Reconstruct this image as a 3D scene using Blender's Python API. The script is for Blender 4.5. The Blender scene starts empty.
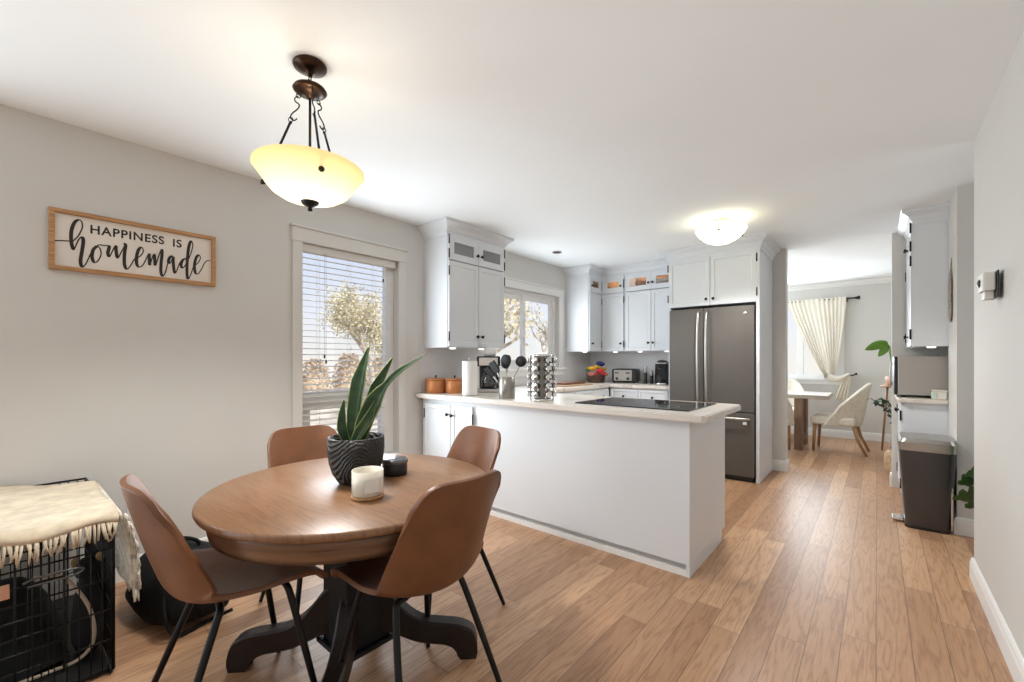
import bpy, bmesh, math, random
from mathutils import Vector, Matrix
random.seed(7)
PI = math.pi
C = bpy.context.scene.collection
SC = bpy.context.scene

# ------------------------------------------------------------------ camera, sky, lights, exposure
YAW = math.atan2(365, 432)
cam_d = bpy.data.cameras.new('camera'); cam = bpy.data.objects.new('camera', cam_d); C.objects.link(cam)
cam.location = (0, 0, 1.22); cam.rotation_euler = (PI/2, 0, YAW)
cam_d.sensor_width = 36; cam_d.lens = 36*432/1024; cam_d.shift_y = 19/1024
cam_d.clip_start = .02; cam_d.clip_end = 200
SC.camera = cam
SC.view_settings.view_transform = 'Standard'; SC.view_settings.look = 'None'
SC.view_settings.gamma = 1; SC.view_settings.use_curve_mapping = False
SC.view_settings.exposure = 1.08
SC.cycles.use_denoising = True
SC.cycles.max_bounces = 10; SC.cycles.diffuse_bounces = 6; SC.cycles.transparent_max_bounces = 24
SC.cycles.sample_clamp_indirect = 6

world = bpy.data.worlds.new('sky'); SC.world = world; world.use_nodes = True
wn = world.node_tree.nodes; wl = world.node_tree.links
bg = wn['Background']; bg.inputs['Strength'].default_value = .52
tc = wn.new('ShaderNodeTexCoord'); sp = wn.new('ShaderNodeSeparateXYZ'); rp = wn.new('ShaderNodeValToRGB')
wl.new(tc.outputs['Generated'], sp.inputs[0]); wl.new(sp.outputs['Z'], rp.inputs[0]); wl.new(rp.outputs[0], bg.inputs[0])
rp.color_ramp.elements[0].position = 0.0; rp.color_ramp.elements[0].color = (.86, .84, .8, 1)
rp.color_ramp.elements[1].position = .35; rp.color_ramp.elements[1].color = (.50, .62, .9, 1)
e = rp.color_ramp.elements.new(.1); e.color = (.78, .82, .9, 1)

def area(name, loc, rot, sx, sy, power, col=(1, 1, 1)):
    d = bpy.data.lights.new(name, 'AREA'); d.shape = 'RECTANGLE'; d.size = sx; d.size_y = sy; d.energy = power; d.color = col
    o = bpy.data.objects.new(name, d); C.objects.link(o); o.location = loc; o.rotation_euler = rot; return o
def bulb(name, loc, power, col, r=.03):
    d = bpy.data.lights.new(name, 'POINT'); d.energy = power; d.color = col; d.shadow_soft_size = r
    o = bpy.data.objects.new(name, d); C.objects.link(o); o.location = loc; return o
def spot(name, loc, power, col, ang=150, r=.12):
    d = bpy.data.lights.new(name, 'SPOT'); d.energy = power; d.color = col; d.spot_size = math.radians(ang); d.spot_blend = .6; d.shadow_soft_size = r
    o = bpy.data.objects.new(name, d); C.objects.link(o); o.location = loc; return o
# daylight at the three windows; the other area lamps are added, unseen fill
DAY = (.86, .945, 1)
area('rear_left_fill', (-3.26, -1.85, 1.15), (0, -PI/2-.1, 0), 2.0, 2.8, 42, DAY)  # added fill from behind the camera, no door known there
area('tall_window_daylight', (-3.165, 1.78, 1.25), (0, -PI/2, 0), 1.6, .8, 13, DAY)
area('kitchen_window_daylight', (-3.165, 4.06, 1.58), (0, -PI/2, 0), .85, 1.25, 8, DAY)
area('far_window_daylight', (-1.2, 8.31, 1.55), (-PI/2, 0, 0), 1.4, 1.0, 24, DAY)
area('dining_fill', (-3.05, 7.1, 1.45), (0, -PI/2, 0), 1.5, 2.2, 28, DAY)  # added fill at the dining room's left, no window seen there
area('hall_fill', (1.5, 3.9, 1.3), (0, PI/2, 0), 1.6, .6, 2.8, DAY)  # added fill in front of the hall wall, source invented
# added spots below the bowls strengthen the two lit lamps' downward light
spot('kitchen_lamp_boost', (-1.04, 4.05, 2.19), 46, (1, .985, .95))
spot('pendant_boost', (-1.79, .825, 1.82), 33, (1, .975, .93))
sun_d = bpy.data.lights.new('sun', 'SUN'); sun_d.energy = 2.3; sun_d.angle = .03; sun_d.color = (1, .95, .86)
sun = bpy.data.objects.new('sun', sun_d); C.objects.link(sun); sun.rotation_euler = (0, math.radians(48), 0)

# ------------------------------------------------------------------ materials
MATS = {}
def mat(name, col, rough=.5, metal=0., spec=.5, **kw):
    if name in MATS: return MATS[name]
    m = bpy.data.materials.new(name); m.use_nodes = True; MATS[name] = m
    b = m.node_tree.nodes['Principled BSDF']
    b.inputs['Base Color'].default_value = (*col, 1); b.inputs['Roughness'].default_value = rough
    b.inputs['Metallic'].default_value = metal; b.inputs['Specular IOR Level'].default_value = spec
    n = kw.get('noise')
    if n:                                            # (scale, amount, stretch)
        mottling(m, col, n[0], n[1], n[2] if len(n) > 2 else (1, 1, 1), kw.get('bump', 0), n[3] if len(n) > 3 else None)
    if 'emit' in kw:
        b.inputs['Emission Color'].default_value = (*kw['emit'][0], 1); b.inputs['Emission Strength'].default_value = kw['emit'][1]
    return m
def nd(m, t): return m.node_tree.nodes.new('ShaderNode'+t)
def lk(m, a, b): m.node_tree.links.new(a, b)
def mottling(m, col, scale, amt, stretch, bump, col2=None):
    t = nd(m, 'TexCoord'); mp = nd(m, 'Mapping'); nz = nd(m, 'TexNoise'); cr = nd(m, 'ValToRGB')
    mp.inputs['Scale'].default_value = stretch
    lk(m, t.outputs['Object'], mp.inputs[0]); lk(m, mp.outputs[0], nz.inputs['Vector'])
    nz.inputs['Scale'].default_value = scale; nz.inputs['Detail'].default_value = 5
    c2 = col2 or tuple(max(0, c*(1-amt)) for c in col)
    cr.color_ramp.elements[0].position = .36; cr.color_ramp.elements[0].color = (*c2, 1)
    cr.color_ramp.elements[1].position = .64; cr.color_ramp.elements[1].color = (*(col if col2 else tuple(min(1, c*(1+amt*.5)) for c in col)), 1)
    lk(m, nz.outputs[0], cr.inputs[0]); b = m.node_tree.nodes['Principled BSDF']; lk(m, cr.outputs[0], b.inputs['Base Color'])
    if bump:
        bp = nd(m, 'Bump'); bp.inputs['Strength'].default_value = bump; bp.inputs['Distance'].default_value = .01
        lk(m, nz.outputs[0], bp.inputs['Height']); lk(m, bp.outputs[0], b.inputs['Normal'])

def wood(name, c1, c2, axis=0, scale=6., rough=.4, stretch=14, obj='Object'):
    if name in MATS: return MATS[name]
    m = mat(name, c1, rough)
    t = nd(m, 'TexCoord'); mp = nd(m, 'Mapping'); s = list(stretch) if isinstance(stretch, tuple) else [stretch]*3; s[axis] = s[axis] if isinstance(stretch, tuple) else 1.; mp.inputs['Scale'].default_value = s
    nz = nd(m, 'TexNoise'); nz.inputs['Scale'].default_value = scale; nz.inputs['Detail'].default_value = 7; nz.inputs['Distortion'].default_value = .6
    cr = nd(m, 'ValToRGB'); cr.color_ramp.elements[0].position = .33; cr.color_ramp.elements[1].position = .68
    cr.color_ramp.elements[0].color = (*c2, 1); cr.color_ramp.elements[1].color = (*c1, 1)
    lk(m, t.outputs[obj], mp.inputs[0]); lk(m, mp.outputs[0], nz.inputs['Vector']); lk(m, nz.outputs[0], cr.inputs[0])
    lk(m, cr.outputs[0], m.node_tree.nodes['Principled BSDF'].inputs['Base Color'])
    return m

def planked(name, w, L, x0, cols, rough, gap=.012, along=1, bump=.25, dark=(.1, .06, .035), rings=.42):
    """boards running along one axis with a random shade and joint each, and oak grain inside every board"""
    m = mat(name, cols[0], rough)
    b = m.node_tree.nodes['Principled BSDF']
    t = nd(m, 'TexCoord'); sp = nd(m, 'SeparateXYZ'); lk(m, t.outputs['Object'], sp.inputs[0])
    def M(op, a, bb=None, cc=None):
        n = nd(m, 'Math'); n.operation = op
        for i, v in enumerate((a, bb, cc)):
            if v is None: continue
            if isinstance(v, (int, float)): n.inputs[i].default_value = v
            else: lk(m, v, n.inputs[i])
        return n.outputs[0]
    across, lengthwise = (sp.outputs['X'], sp.outputs['Y']) if along == 1 else (sp.outputs['Y'], sp.outputs['X'])
    a = M('DIVIDE', M('SUBTRACT', across, x0), w); row = M('FLOOR', a); fa = M('FRACT', a)
    wnz = nd(m, 'TexWhiteNoise'); wnz.noise_dimensions = '1D'; lk(m, row, wnz.inputs['W'])
    l = M('ADD', M('DIVIDE', lengthwise, L), M('MULTIPLY', wnz.outputs['Value'], 37.)); colm = M('FLOOR', l); fl = M('FRACT', l)
    cmb = nd(m, 'CombineXYZ'); lk(m, row, cmb.inputs[0]); lk(m, colm, cmb.inputs[1])
    idn = nd(m, 'TexWhiteNoise'); idn.noise_dimensions = '2D'; lk(m, cmb.outputs[0], idn.inputs['Vector'])
    pid = idn.outputs['Value']
    # grain coordinates, shifted for every board
    g = nd(m, 'CombineXYZ'); lk(m, M('MULTIPLY', across, 1.), g.inputs[0]); lk(m, M('MULTIPLY', lengthwise, .085), g.inputs[1]); lk(m, M('MULTIPLY', pid, 40.), g.inputs[2])
    n1 = nd(m, 'TexNoise'); n1.inputs['Scale'].default_value = 14; n1.inputs['Detail'].default_value = 3; lk(m, g.outputs[0], n1.inputs['Vector'])
    ring = M('FRACT', M('MULTIPLY', n1.outputs[0], 9.))
    ring = M('POWER', M('ABSOLUTE', M('SUBTRACT', M('MULTIPLY', ring, 2.), 1.)), 2.5)
    n2 = nd(m, 'TexNoise'); n2.inputs['Scale'].default_value = 160; n2.inputs['Detail'].default_value = 3; lk(m, g.outputs[0], n2.inputs['Vector'])
    cr = nd(m, 'ValToRGB'); els = cr.color_ramp.elements
    els[0].position = 0; els[0].color = (*cols[0], 1); els[1].position = 1; els[1].color = (*cols[-1], 1)
    for i, c in enumerate(cols[1:-1]): q = els.new((i+1)/(len(cols)-1)); q.color = (*c, 1)
    lk(m, pid, cr.inputs[0])
    mx = nd(m, 'Mix'); mx.data_type = 'RGBA'; mx.blend_type = 'MULTIPLY'
    lk(m, M('ADD', M('MULTIPLY', ring, rings*.8), M('MULTIPLY', n2.outputs[0], .62)), mx.inputs['Factor'])
    lk(m, cr.outputs[0], mx.inputs['A']); mx.inputs['B'].default_value = (.56, .46, .4, 1)
    edge = M('MAXIMUM', M('LESS_THAN', M('MINIMUM', fa, M('SUBTRACT', 1., fa)), gap), M('LESS_THAN', M('MINIMUM', fl, M('SUBTRACT', 1., fl)), gap*w/L))
    mx2 = nd(m, 'Mix'); mx2.data_type = 'RGBA'; lk(m, M('MULTIPLY', edge, .75), mx2.inputs['Factor']); lk(m, mx.outputs['Result'], mx2.inputs['A'])
    mx2.inputs['B'].default_value = (*dark, 1); lk(m, mx2.outputs['Result'], b.inputs['Base Color'])
    bp = nd(m, 'Bump'); bp.inputs['Strength'].default_value = bump; bp.inputs['Distance'].default_value = .002
    lk(m, M('SUBTRACT', M('MULTIPLY', n2.outputs[0], .35), edge), bp.inputs['Height']); lk(m, bp.outputs[0], b.inputs['Normal'])
    return m

def glass(name, tint=(1, 1, 1), refl=1.0):
    if name in MATS: return MATS[name]
    m = bpy.data.materials.new(name); m.use_nodes = True; MATS[name] = m
    nt = m.node_tree; nt.nodes.remove(nt.nodes['Principled BSDF']); out = nt.nodes['Material Output']
    tr = nd(m, 'BsdfTransparent'); tr.inputs[0].default_value = (*tint, 1); gl = nd(m, 'BsdfGlossy'); gl.inputs['Roughness'].default_value = .02
    fr = nd(m, 'LayerWeight'); pw = nd(m, 'Math'); pw.operation = 'POWER'; pw.inputs[1].default_value = 5; mm = nd(m, 'Math'); mm.operation = 'MULTIPLY_ADD'; mm.inputs[1].default_value = .5*refl; mm.inputs[2].default_value = .025*refl
    ms = nd(m, 'MixShader'); lk(m, fr.outputs['Facing'], pw.inputs[0]); lk(m, pw.outputs[0], mm.inputs[0]); lk(m, mm.outputs[0], ms.inputs[0]); lk(m, tr.outputs[0], ms.inputs[1]); lk(m, gl.outputs[0], ms.inputs[2]); lk(m, ms.outputs[0], out.inputs[0])
    return m
def lampglass(name, col, emit, rim=None, z0=0, z1=1):
    """frosted bowl lit by the bulb inside it"""
    m = bpy.data.materials.new(name); m.use_nodes = True; MATS[name] = m
    nt = m.node_tree; nt.nodes.remove(nt.nodes['Principled BSDF']); out = nt.nodes['Material Output']
    tr = nd(m, 'BsdfTranslucent'); tr.inputs[0].default_value = (*col, 1); df = nd(m, 'BsdfDiffuse'); df.inputs[0].default_value = (*col, 1)
    ms = nd(m, 'MixShader'); ms.inputs[0].default_value = .35; lk(m, tr.outputs[0], ms.inputs[1]); lk(m, df.outputs[0], ms.inputs[2])
    em = nd(m, 'Emission'); em.inputs[0].default_value = (*col, 1); em.inputs[1].default_value = emit
    if rim:                                             # colour blends towards the rim colour with height
        t = nd(m, 'TexCoord'); sp = nd(m, 'SeparateXYZ'); lk(m, t.outputs['Object'], sp.inputs[0]); mr = nd(m, 'MapRange'); mr.inputs[1].default_value = z0; mr.inputs[2].default_value = z1
        lk(m, sp.outputs['Z'], mr.inputs[0]); mx = nd(m, 'Mix'); mx.data_type = 'RGBA'; mx.inputs['A'].default_value = (*col, 1); mx.inputs['B'].default_value = (*rim, 1); lk(m, mr.outputs[0], mx.inputs['Factor'])
        for q in (tr, df, em): lk(m, mx.outputs['Result'], q.inputs[0])
    ad = nd(m, 'AddShader'); lk(m, ms.outputs[0], ad.inputs[0]); lk(m, em.outputs[0], ad.inputs[1]); lk(m, ad.outputs[0], out.inputs[0])
    return m

M_wall = mat('wall_paint', (.63, .615, .585), .75, noise=(1.2, .03))
M_ceil = mat('ceiling_paint', (.87, .90, .915), .9, noise=(.8, .02))
M_trim = mat('trim_paint', (.80, .795, .78), .45)
M_casing = mat('casing_paint', (.66, .64, .60), .5)
M_cab = mat('cabinet_paint', (.70, .725, .755), .38)
M_splash = mat('backsplash_paint', (.66, .655, .66), .5)
M_black = mat('black_metal', (.012, .012, .012), .38, .6)
M_blackp = mat('black_plastic', (.015, .015, .016), .35)
M_chrome = mat('chrome', (.75, .74, .72), .16, 1.)
M_steel = mat('brushed_steel', (.52, .5, .47), .33, 1., noise=(40, .1, (1, 1, 14)))
M_slate = mat('slate_steel', (.12, .108, .096), .42, .4, noise=(30, .06, (12, 12, 1)))
M_darkst = mat('dark_steel', (.10, .097, .10), .33, .7)
M_floor = planked('oak_floor', .1155, 1.25, -.003, rings=.62, gap=.014, cols= [(.60, .36, .208), (.48, .275, .153), (.69, .435, .26), (.41, .228, .124), (.645, .395, .232)], rough=.38)
M_table = planked('table_wood', .135, 3., .02, [(.26, .137, .066), (.32, .175, .088), (.215, .108, .05), (.29, .155, .076)], .36, gap=.006, along=0, bump=.02, dark=(.13, .065, .03), rings=.5)
M_tabedge = wood('table_edge_wood', (.21, .105, .05), (.07, .034, .017), 2, 3, .38, (1.2, 1.2, 14))
M_leather = mat('brown_leather', (.165, .064, .025), .42, noise=(9, .16), bump=.08)
M_stone = mat('stone_top', (.70, .64, .575), .30, noise=(2.2, .12, (1, 1, 1)))
def veins(m):
    b = m.node_tree.nodes['Principled BSDF']; t = nd(m, 'TexCoord'); nz = nd(m, 'TexNoise'); nz.inputs['Scale'].default_value = 1.1; nz.inputs['Detail'].default_value = 6; nz.inputs['Distortion'].default_value = .8
    lk(m, t.outputs['Object'], nz.inputs['Vector']); a = nd(m, 'Math'); a.operation = 'SUBTRACT'; a.inputs[1].default_value = .5; lk(m, nz.outputs[0], a.inputs[0])
    c = nd(m, 'Math'); c.operation = 'ABSOLUTE'; lk(m, a.outputs[0], c.inputs[0]); r = nd(m, 'MapRange'); r.inputs[1].default_value = .0; r.inputs[2].default_value = .012; r.inputs[3].default_value = .55; r.inputs[4].default_value = 0; lk(m, c.outputs[0], r.inputs[0])
    mx = nd(m, 'Mix'); mx.data_type = 'RGBA'; src = b.inputs['Base Color'].links[0].from_socket; lk(m, src, mx.inputs['A']); mx.inputs['B'].default_value = (.30, .22, .16, 1); lk(m, r.outputs[0], mx.inputs['Factor']); lk(m, mx.outputs['Result'], b.inputs['Base Color'])
veins(M_stone)
M_blackglass = mat('black_glass', (.012, .012, .013), .05)
M_glass = glass('window_glass')
M_cabglass = glass('cabinet_glass', (.85, .86, .88), 2.2)
M_frost = mat('grey_frosted_glass', (.30, .30, .31), .25)
M_frost.node_tree.nodes['Principled BSDF'].inputs['Alpha'].default_value = .72
M_clear = glass('clear_glass', (.92, .94, .93), 1.6)
M_oakwarm = wood('warm_oak', (.55, .30, .125), (.33, .16, .06), 1, 8, .5, 16)
M_paper = mat('white_paper', (.84, .83, .80), .85)
M_cream = mat('cream_fabric', (.70, .64, .54), .9, noise=(30, .1))
M_throw = mat('cream_throw', (.66, .56, .42), .95, noise=(18, .16), bump=.4)
M_leaf = mat('snake_leaf', (.032, .085, .024), .42, noise=(9, .5, (1, 1, 3), (.015, .045, .014)))
M_leafed = mat('snake_leaf_margin', (.24, .30, .08), .5)
M_ink = mat('dark_ink', (.022, .015, .011), .7)
M_bronze = mat('oiled_bronze', (.05, .026, .016), .32, .85)

# ------------------------------------------------------------------ mesh helpers
class MB:
    def __init__(s): s.bm = bmesh.new(); s.T = Matrix.Identity(4)
    def _add(s, tb):
        vs = {}
        for v in tb.verts: vs[v] = s.bm.verts.new(s.T @ v.co)
        for f in tb.faces:
            try:
                nf = s.bm.faces.new([vs[v] for v in f.verts]); nf.smooth = f.smooth
            except ValueError: pass
        tb.free(); return s
    def box(s, x0, x1, y0, y1, z0, z1, bev=0, seg=2):
        tb = bmesh.new(); bmesh.ops.create_cube(tb, size=1)
        for v in tb.verts: v.co = Vector(((x0+x1)/2+v.co.x*(x1-x0), (y0+y1)/2+v.co.y*(y1-y0), (z0+z1)/2+v.co.z*(z1-z0)))
        if bev: bmesh.ops.bevel(tb, geom=tb.edges[:], offset=bev, segments=seg, affect='EDGES', profile=.5)
        return s._add(tb)
    def panel(s, x0, x1, y0, y1, z0, z1, fr=.055, dep=.007, bev=.003):
        """a shaker door: a slab facing -y whose middle is set back behind a frame"""
        tb = bmesh.new(); bmesh.ops.create_cube(tb, size=1)
        for v in tb.verts: v.co = Vector(((x0+x1)/2+v.co.x*(x1-x0), (y0+y1)/2+v.co.y*(y1-y0), (z0+z1)/2+v.co.z*(z1-z0)))
        fs = [f for f in tb.faces if f.normal.y < -.9]
        r = bmesh.ops.inset_individual(tb, faces=fs, thickness=fr, depth=0)
        bmesh.ops.inset_individual(tb, faces=fs, thickness=.008, depth=-dep)
        if bev:
            ed = [e for e in tb.edges if len(e.link_faces) == 2 and all(abs(v.co.y-y0) < 1e-5 for v in e.verts) and any(abs(f.normal.y) < .1 for f in e.link_faces)]
            bmesh.ops.bevel(tb, geom=ed, offset=bev, segments=2, affect='EDGES')
        return s._add(tb)
    def frame(s, x0, x1, y0, y1, z0, z1, w, wt=None, wb=None):
        wt = w if wt is None else wt; wb = w if wb is None else wb
        s.box(x0, x0+w, y0, y1, z0, z1); s.box(x1-w, x1, y0, y1, z0, z1)
        s.box(x0+w, x1-w, y0, y1, z1-wt, z1); s.box(x0+w, x1-w, y0, y1, z0, z0+wb); return s
    def frame_x(s, x0, x1, y0, y1, z0, z1, wl, wr=None, wt=None, wb=None):
        wr = wl if wr is None else wr; wt = wl if wt is None else wt; wb = wl if wb is None else wb
        s.box(x0, x1, y0, y0+wl, z0, z1); s.box(x0, x1, y1-wr, y1, z0, z1)
        s.box(x0, x1, y0+wl, y1-wr, z1-wt, z1); s.box(x0, x1, y0+wl, y1-wr, z0, z0+wb); return s
    def lathe(s, prof, n=32, cx=0, cy=0, cz=0, sx=1, sy=1, smooth=True, caps=True):
        tb = bmesh.new(); rings = []
        for r, z in prof:
            rings.append([tb.verts.new((cx+r*sx*math.cos(2*PI*k/n), cy+r*sy*math.sin(2*PI*k/n), cz+z)) for k in range(n)] if r > 1e-6 else [tb.verts.new((cx, cy, cz+z))])
        for a, b in zip(rings, rings[1:]):
            for k in range(n):
                q = (k+1) % n
                if len(a) == 1 and len(b) == 1: continue
                vs = [a[0], b[q], b[k]] if len(a) == 1 else ([a[k], a[q], b[0]] if len(b) == 1 else [a[k], a[q], b[q], b[k]])
                f = tb.faces.new(vs); f.smooth = smooth
        if caps:
            for rg in (rings[0], rings[-1]):
                if len(rg) > 1: tb.faces.new(rg)
        bmesh.ops.recalc_face_normals(tb, faces=tb.faces[:])
        return s._add(tb)
    def tube(s, pts, r, n=8, closed=False, cap=True):
        pts = [Vector(p) for p in pts]; N = len(pts); rs = r if isinstance(r, (list, tuple)) else [r]*N
        tb = bmesh.new(); rings = []; up = None
        for i, p in enumerate(pts):
            a = pts[i-1] if (i > 0 or closed) else p; b = pts[(i+1) % N] if (i < N-1 or closed) else p
            t = (b-a).normalized()
            if up is None:
                up = Vector((0, 0, 1)) if abs(t.z) < .9 else Vector((1, 0, 0))
            u = (up - t*up.dot(t))
            if u.length < 1e-4: u = t.orthogonal()
            u.normalize(); up = u; w = t.cross(u)
            rings.append([tb.verts.new(p + (u*math.cos(2*PI*k/n)+w*math.sin(2*PI*k/n))*rs[i]) for k in range(n)])
        pr = list(zip(rings, rings[1:])) + ([(rings[-1], rings[0])] if closed else [])
        for a, b in pr:
            for k in range(n):
                f = tb.faces.new([a[k], a[(k+1) % n], b[(k+1) % n], b[k]]); f.smooth = True
        if cap and not closed:
            tb.faces.new(rings[0]); tb.faces.new(rings[-1])
        bmesh.ops.recalc_face_normals(tb, faces=tb.faces[:])
        return s._add(tb)
    def sphere(s, c, r, sx=1, sy=1, sz=1, u=16, v=10):
        tb = bmesh.new(); bmesh.ops.create_uvsphere(tb, u_segments=u, v_segments=v, radius=r)
        for q in tb.verts: q.co = Vector((c[0]+q.co.x*sx, c[1]+q.co.y*sy, c[2]+q.co.z*sz))
        for f in tb.faces: f.smooth = True
        return s._add(tb)
    def prism(s, poly, z0, z1, bev=0):
        tb = bmesh.new(); a = [tb.verts.new((x, y, z0)) for x, y in poly]; b = [tb.verts.new((x, y, z1)) for x, y in poly]
        tb.faces.new(a[::-1]); tb.faces.new(b); n = len(poly)
        for k in range(n): tb.faces.new([a[k], a[(k+1) % n], b[(k+1) % n], b[k]])
        bmesh.ops.recalc_face_normals(tb, faces=tb.faces[:])
        if bev:
            ed = [e for e in tb.edges if not (abs(e.verts[0].co.z-e.verts[1].co.z) > 1e-6)]
            bmesh.ops.bevel(tb, geom=ed, offset=bev, segments=3, affect='EDGES')
        return s._add(tb)
    def sweep(s, prof, path, side=1):
        """a moulding: profile (out, z) carried along a plan path, out to the left of travel if side=1"""
        tb = bmesh.new(); P = [Vector((x, y)) for x, y in path]; N = len(P); rings = []
        for i in range(N):
            d1 = (P[i]-P[i-1]).normalized() if i else None; d2 = (P[i+1]-P[i]).normalized() if i < N-1 else None
            d1 = d1 or d2; d2 = d2 or d1
            n1 = Vector((-d1.y, d1.x))*side; n2 = Vector((-d2.y, d2.x))*side; m = (n1+n2); m = m/max(.2, m.dot(n1)) if m.length > 1e-6 else n1
            rings.append([tb.verts.new((P[i].x+m.x*o, P[i].y+m.y*o, z)) for o, z in prof])
        k = len(prof)
        for a, b in zip(rings, rings[1:]):
            for j in range(k): tb.faces.new([a[j], a[(j+1) % k], b[(j+1) % k], b[j]])
        tb.faces.new(rings[0]); tb.faces.new(rings[-1]); bmesh.ops.recalc_face_normals(tb, faces=tb.faces[:])
        return s._add(tb)
    def grid(s, rows, smooth=True):
        tb = bmesh.new(); R = [[tb.verts.new(p) for p in r] for r in rows]
        for a, b in zip(R, R[1:]):
            for k in range(len(a)-1):
                f = tb.faces.new([a[k], a[k+1], b[k+1], b[k]]); f.smooth = smooth
        return s._add(tb)
    def build(s, name, m, parent=None, world=False, label=None, kind=None):
        me = bpy.data.meshes.new(name)
        if world and parent is not None:
            off = parent.location.copy(); g = parent.parent
            while g is not None: off += g.location; g = g.parent
            bmesh.ops.translate(s.bm, verts=s.bm.verts[:], vec=-off)
        s.bm.to_mesh(me); s.bm.free()
        for q in (m if isinstance(m, (list, tuple)) else [m]): me.materials.append(q)
        o = bpy.data.objects.new(name, me); C.objects.link(o)
        if parent is not None: o.parent = parent
        if label: o['label'] = label
        if kind: o['kind'] = kind
        return o
def thing(name, label, cat, loc=(0, 0, 0), rz=0, group=None):
    o = bpy.data.objects.new(name, None); C.objects.link(o); o.location = loc; o.rotation_euler = (0, 0, rz); o.empty_display_size = .05
    return tag(o, label, cat, group)
def tag(o, label, cat, group=None):
    o['label'] = label; o['category'] = cat
    if group: o['group'] = group
    return o
def struct(o): o['kind'] = 'structure'; return o
def sroot(name, loc=(0, 0, 0)):
    o = bpy.data.objects.new(name, None); C.objects.link(o); o.location = loc; o['kind'] = 'structure'; return o
def dup(root, loc=None, rz=None, label=None, group=None):
    r = root.copy(); C.objects.link(r)
    if loc is not None: r.location = loc
    if rz is not None: r.rotation_euler = (r.rotation_euler.x, r.rotation_euler.y, rz)
    if label: r['label'] = label
    if group: r['group'] = group
    for ch in list(root.children):
        c = ch.copy(); C.objects.link(c); c.parent = r
        for g in ch.children:
            d = g.copy(); C.objects.link(d); d.parent = c
    return r
def cat_rom(pts, n=8, closed=False):
    pts = [Vector(p) for p in pts]; out = []; N = len(pts)
    for i in range(N if closed else N-1):
        p0 = pts[i-1] if (i > 0 or closed) else pts[0]; p1 = pts[i]; p2 = pts[(i+1) % N]; p3 = pts[(i+2) % N] if (i < N-2 or closed) else pts[-1]
        for k in range(n):
            t = k/n
            out.append(.5*((2*p1)+(p2-p0)*t+(2*p0-5*p1+4*p2-p3)*t*t+(3*p1-p0-3*p2+p3)*t**3))
    if not closed: out.append(pts[-1])
    return out
def lerp(a, b, t): return a+(b-a)*t
def smooth_interp(xs, ys, x):
    P = cat_rom([(a, b, 0) for a, b in zip(xs, ys)], 6); return interp([p.x for p in P], [p.y for p in P], x)
def interp(xs, ys, x):
    for i in range(len(xs)-1):
        if x <= xs[i+1]: return lerp(ys[i], ys[i+1], (x-xs[i])/(xs[i+1]-xs[i]))
    return ys[-1]
def facing(ox, oy, origin):
    """local frame of a cabinet front: x runs to the viewer's right, -y towards the viewer, origin at the front's left foot"""
    return Matrix.Translation(origin) @ Matrix(((-oy, -ox, 0, 0), (ox, -oy, 0, 0), (0, 0, 1, 0), (0, 0, 0, 1)))

XL, H = -3.19, 2.44                                # left wall's face, ceiling height
# ------------------------------------------------------------------ room shell
struct(MB().box(XL-.15, 1.7, -7.8, 8.7, -.12, 0).build('floor', M_floor))
struct(MB().box(XL-.15, 1.7, -7.8, 8.7, H, H+.12).build('ceiling', M_ceil))
W1 = (1.41, 2.235, .42, 2.075)                     # openings in the left wall: y0, y1, z0, z1
W2 = (3.40, 4.72, 1.12, 2.045)
m = MB()
m.box(XL-.15, XL, -7.8, -3.35, 0, H); m.box(XL-.15, XL, -3.35, -.35, 2.2, H); m.box(XL-.15, XL, -.35, W1[0], 0, H); m.box(XL-.15, XL, W1[0], W1[1], 0, W1[2]); m.box(XL-.15, XL, W1[0], W1[1], W1[3], H)
m.box(XL-.15, XL, W1[1], W2[0], 0, H); m.box(XL-.15, XL, W2[0], W2[1], 0, W2[2]); m.box(XL-.15, XL, W2[0], W2[1], W2[3], H)
m.box(XL-.15, XL, W2[1], 6.0, 0, H); m.box(XL-.15, XL, 8.2, 8.7, 0, H); m.box(XL-.15, XL, 6, 8.2, 0, .7); m.box(XL-.15, XL, 6, 8.2, 2.2, H)
struct(m.build('wall_left', M_wall))
struct(MB().box(.413, .53, -7.8, 3.5, 0, H).build('wall_right', M_wall))
m = MB().box(XL, -.76, 5.53, 5.66, 0, H); m.box(.11, 1.7, 5.53, 5.66, 0, H)
struct(m.build('wall_back', M_wall))
m = MB().box(.428, 1.7, 4.33, 4.79, 0, H)
struct(m.build('wall_nook', M_wall))
struct(MB().box(.64, .76, 4.79, 5.53, 0, H).build('wall_pantry', M_wall))
struct(MB().box(1.58, 1.7, -.5, 4.33, 0, H).box(.53, 1.58, -.5, -.38, 0, H).build('wall_hall', M_wall))
struct(MB().box(1.2, 1.32, 5.66, 8.5, 0, H).build('wall_dining', M_wall))
W3 = (-1.95, -.46, .93, 2.1)
m = MB().box(XL, W3[0], 8.5, 8.65, 0, H); m.box(W3[1], 1.7, 8.5, 8.65, 0, H); m.box(W3[0], W3[1], 8.5, 8.65, 0, W3[2]); m.box(W3[0], W3[1], 8.5, 8.65, W3[3], H)
struct(m.build('wall_far', M_wall))
m = MB().box(XL, -3.12, -7.6, -7.45, 0, H); m.box(.32, .413, -7.6, -7.45, 0, H); m.box(-3.12, .32, -7.6, -7.45, 2.25, H)
struct(m.build('wall_rear', M_wall))
BASE = [(0, 0), (.016, 0), (.016, .085), (.012, .098), (.012, .108), (.006, .118), (0, .12)]
def base(name, path, side): struct(MB().sweep(BASE, path, side).build(name, M_trim))
base('baseboard_right', [(.413, -7.4), (.413, 3.5), (.53, 3.5)], 1)
base('baseboard_left', [(XL, -.33), (XL, 2.46)], -1)
base('baseboard_nook', [(1.58, 4.33), (.428, 4.33), (.428, 4.77)], 1)
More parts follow.
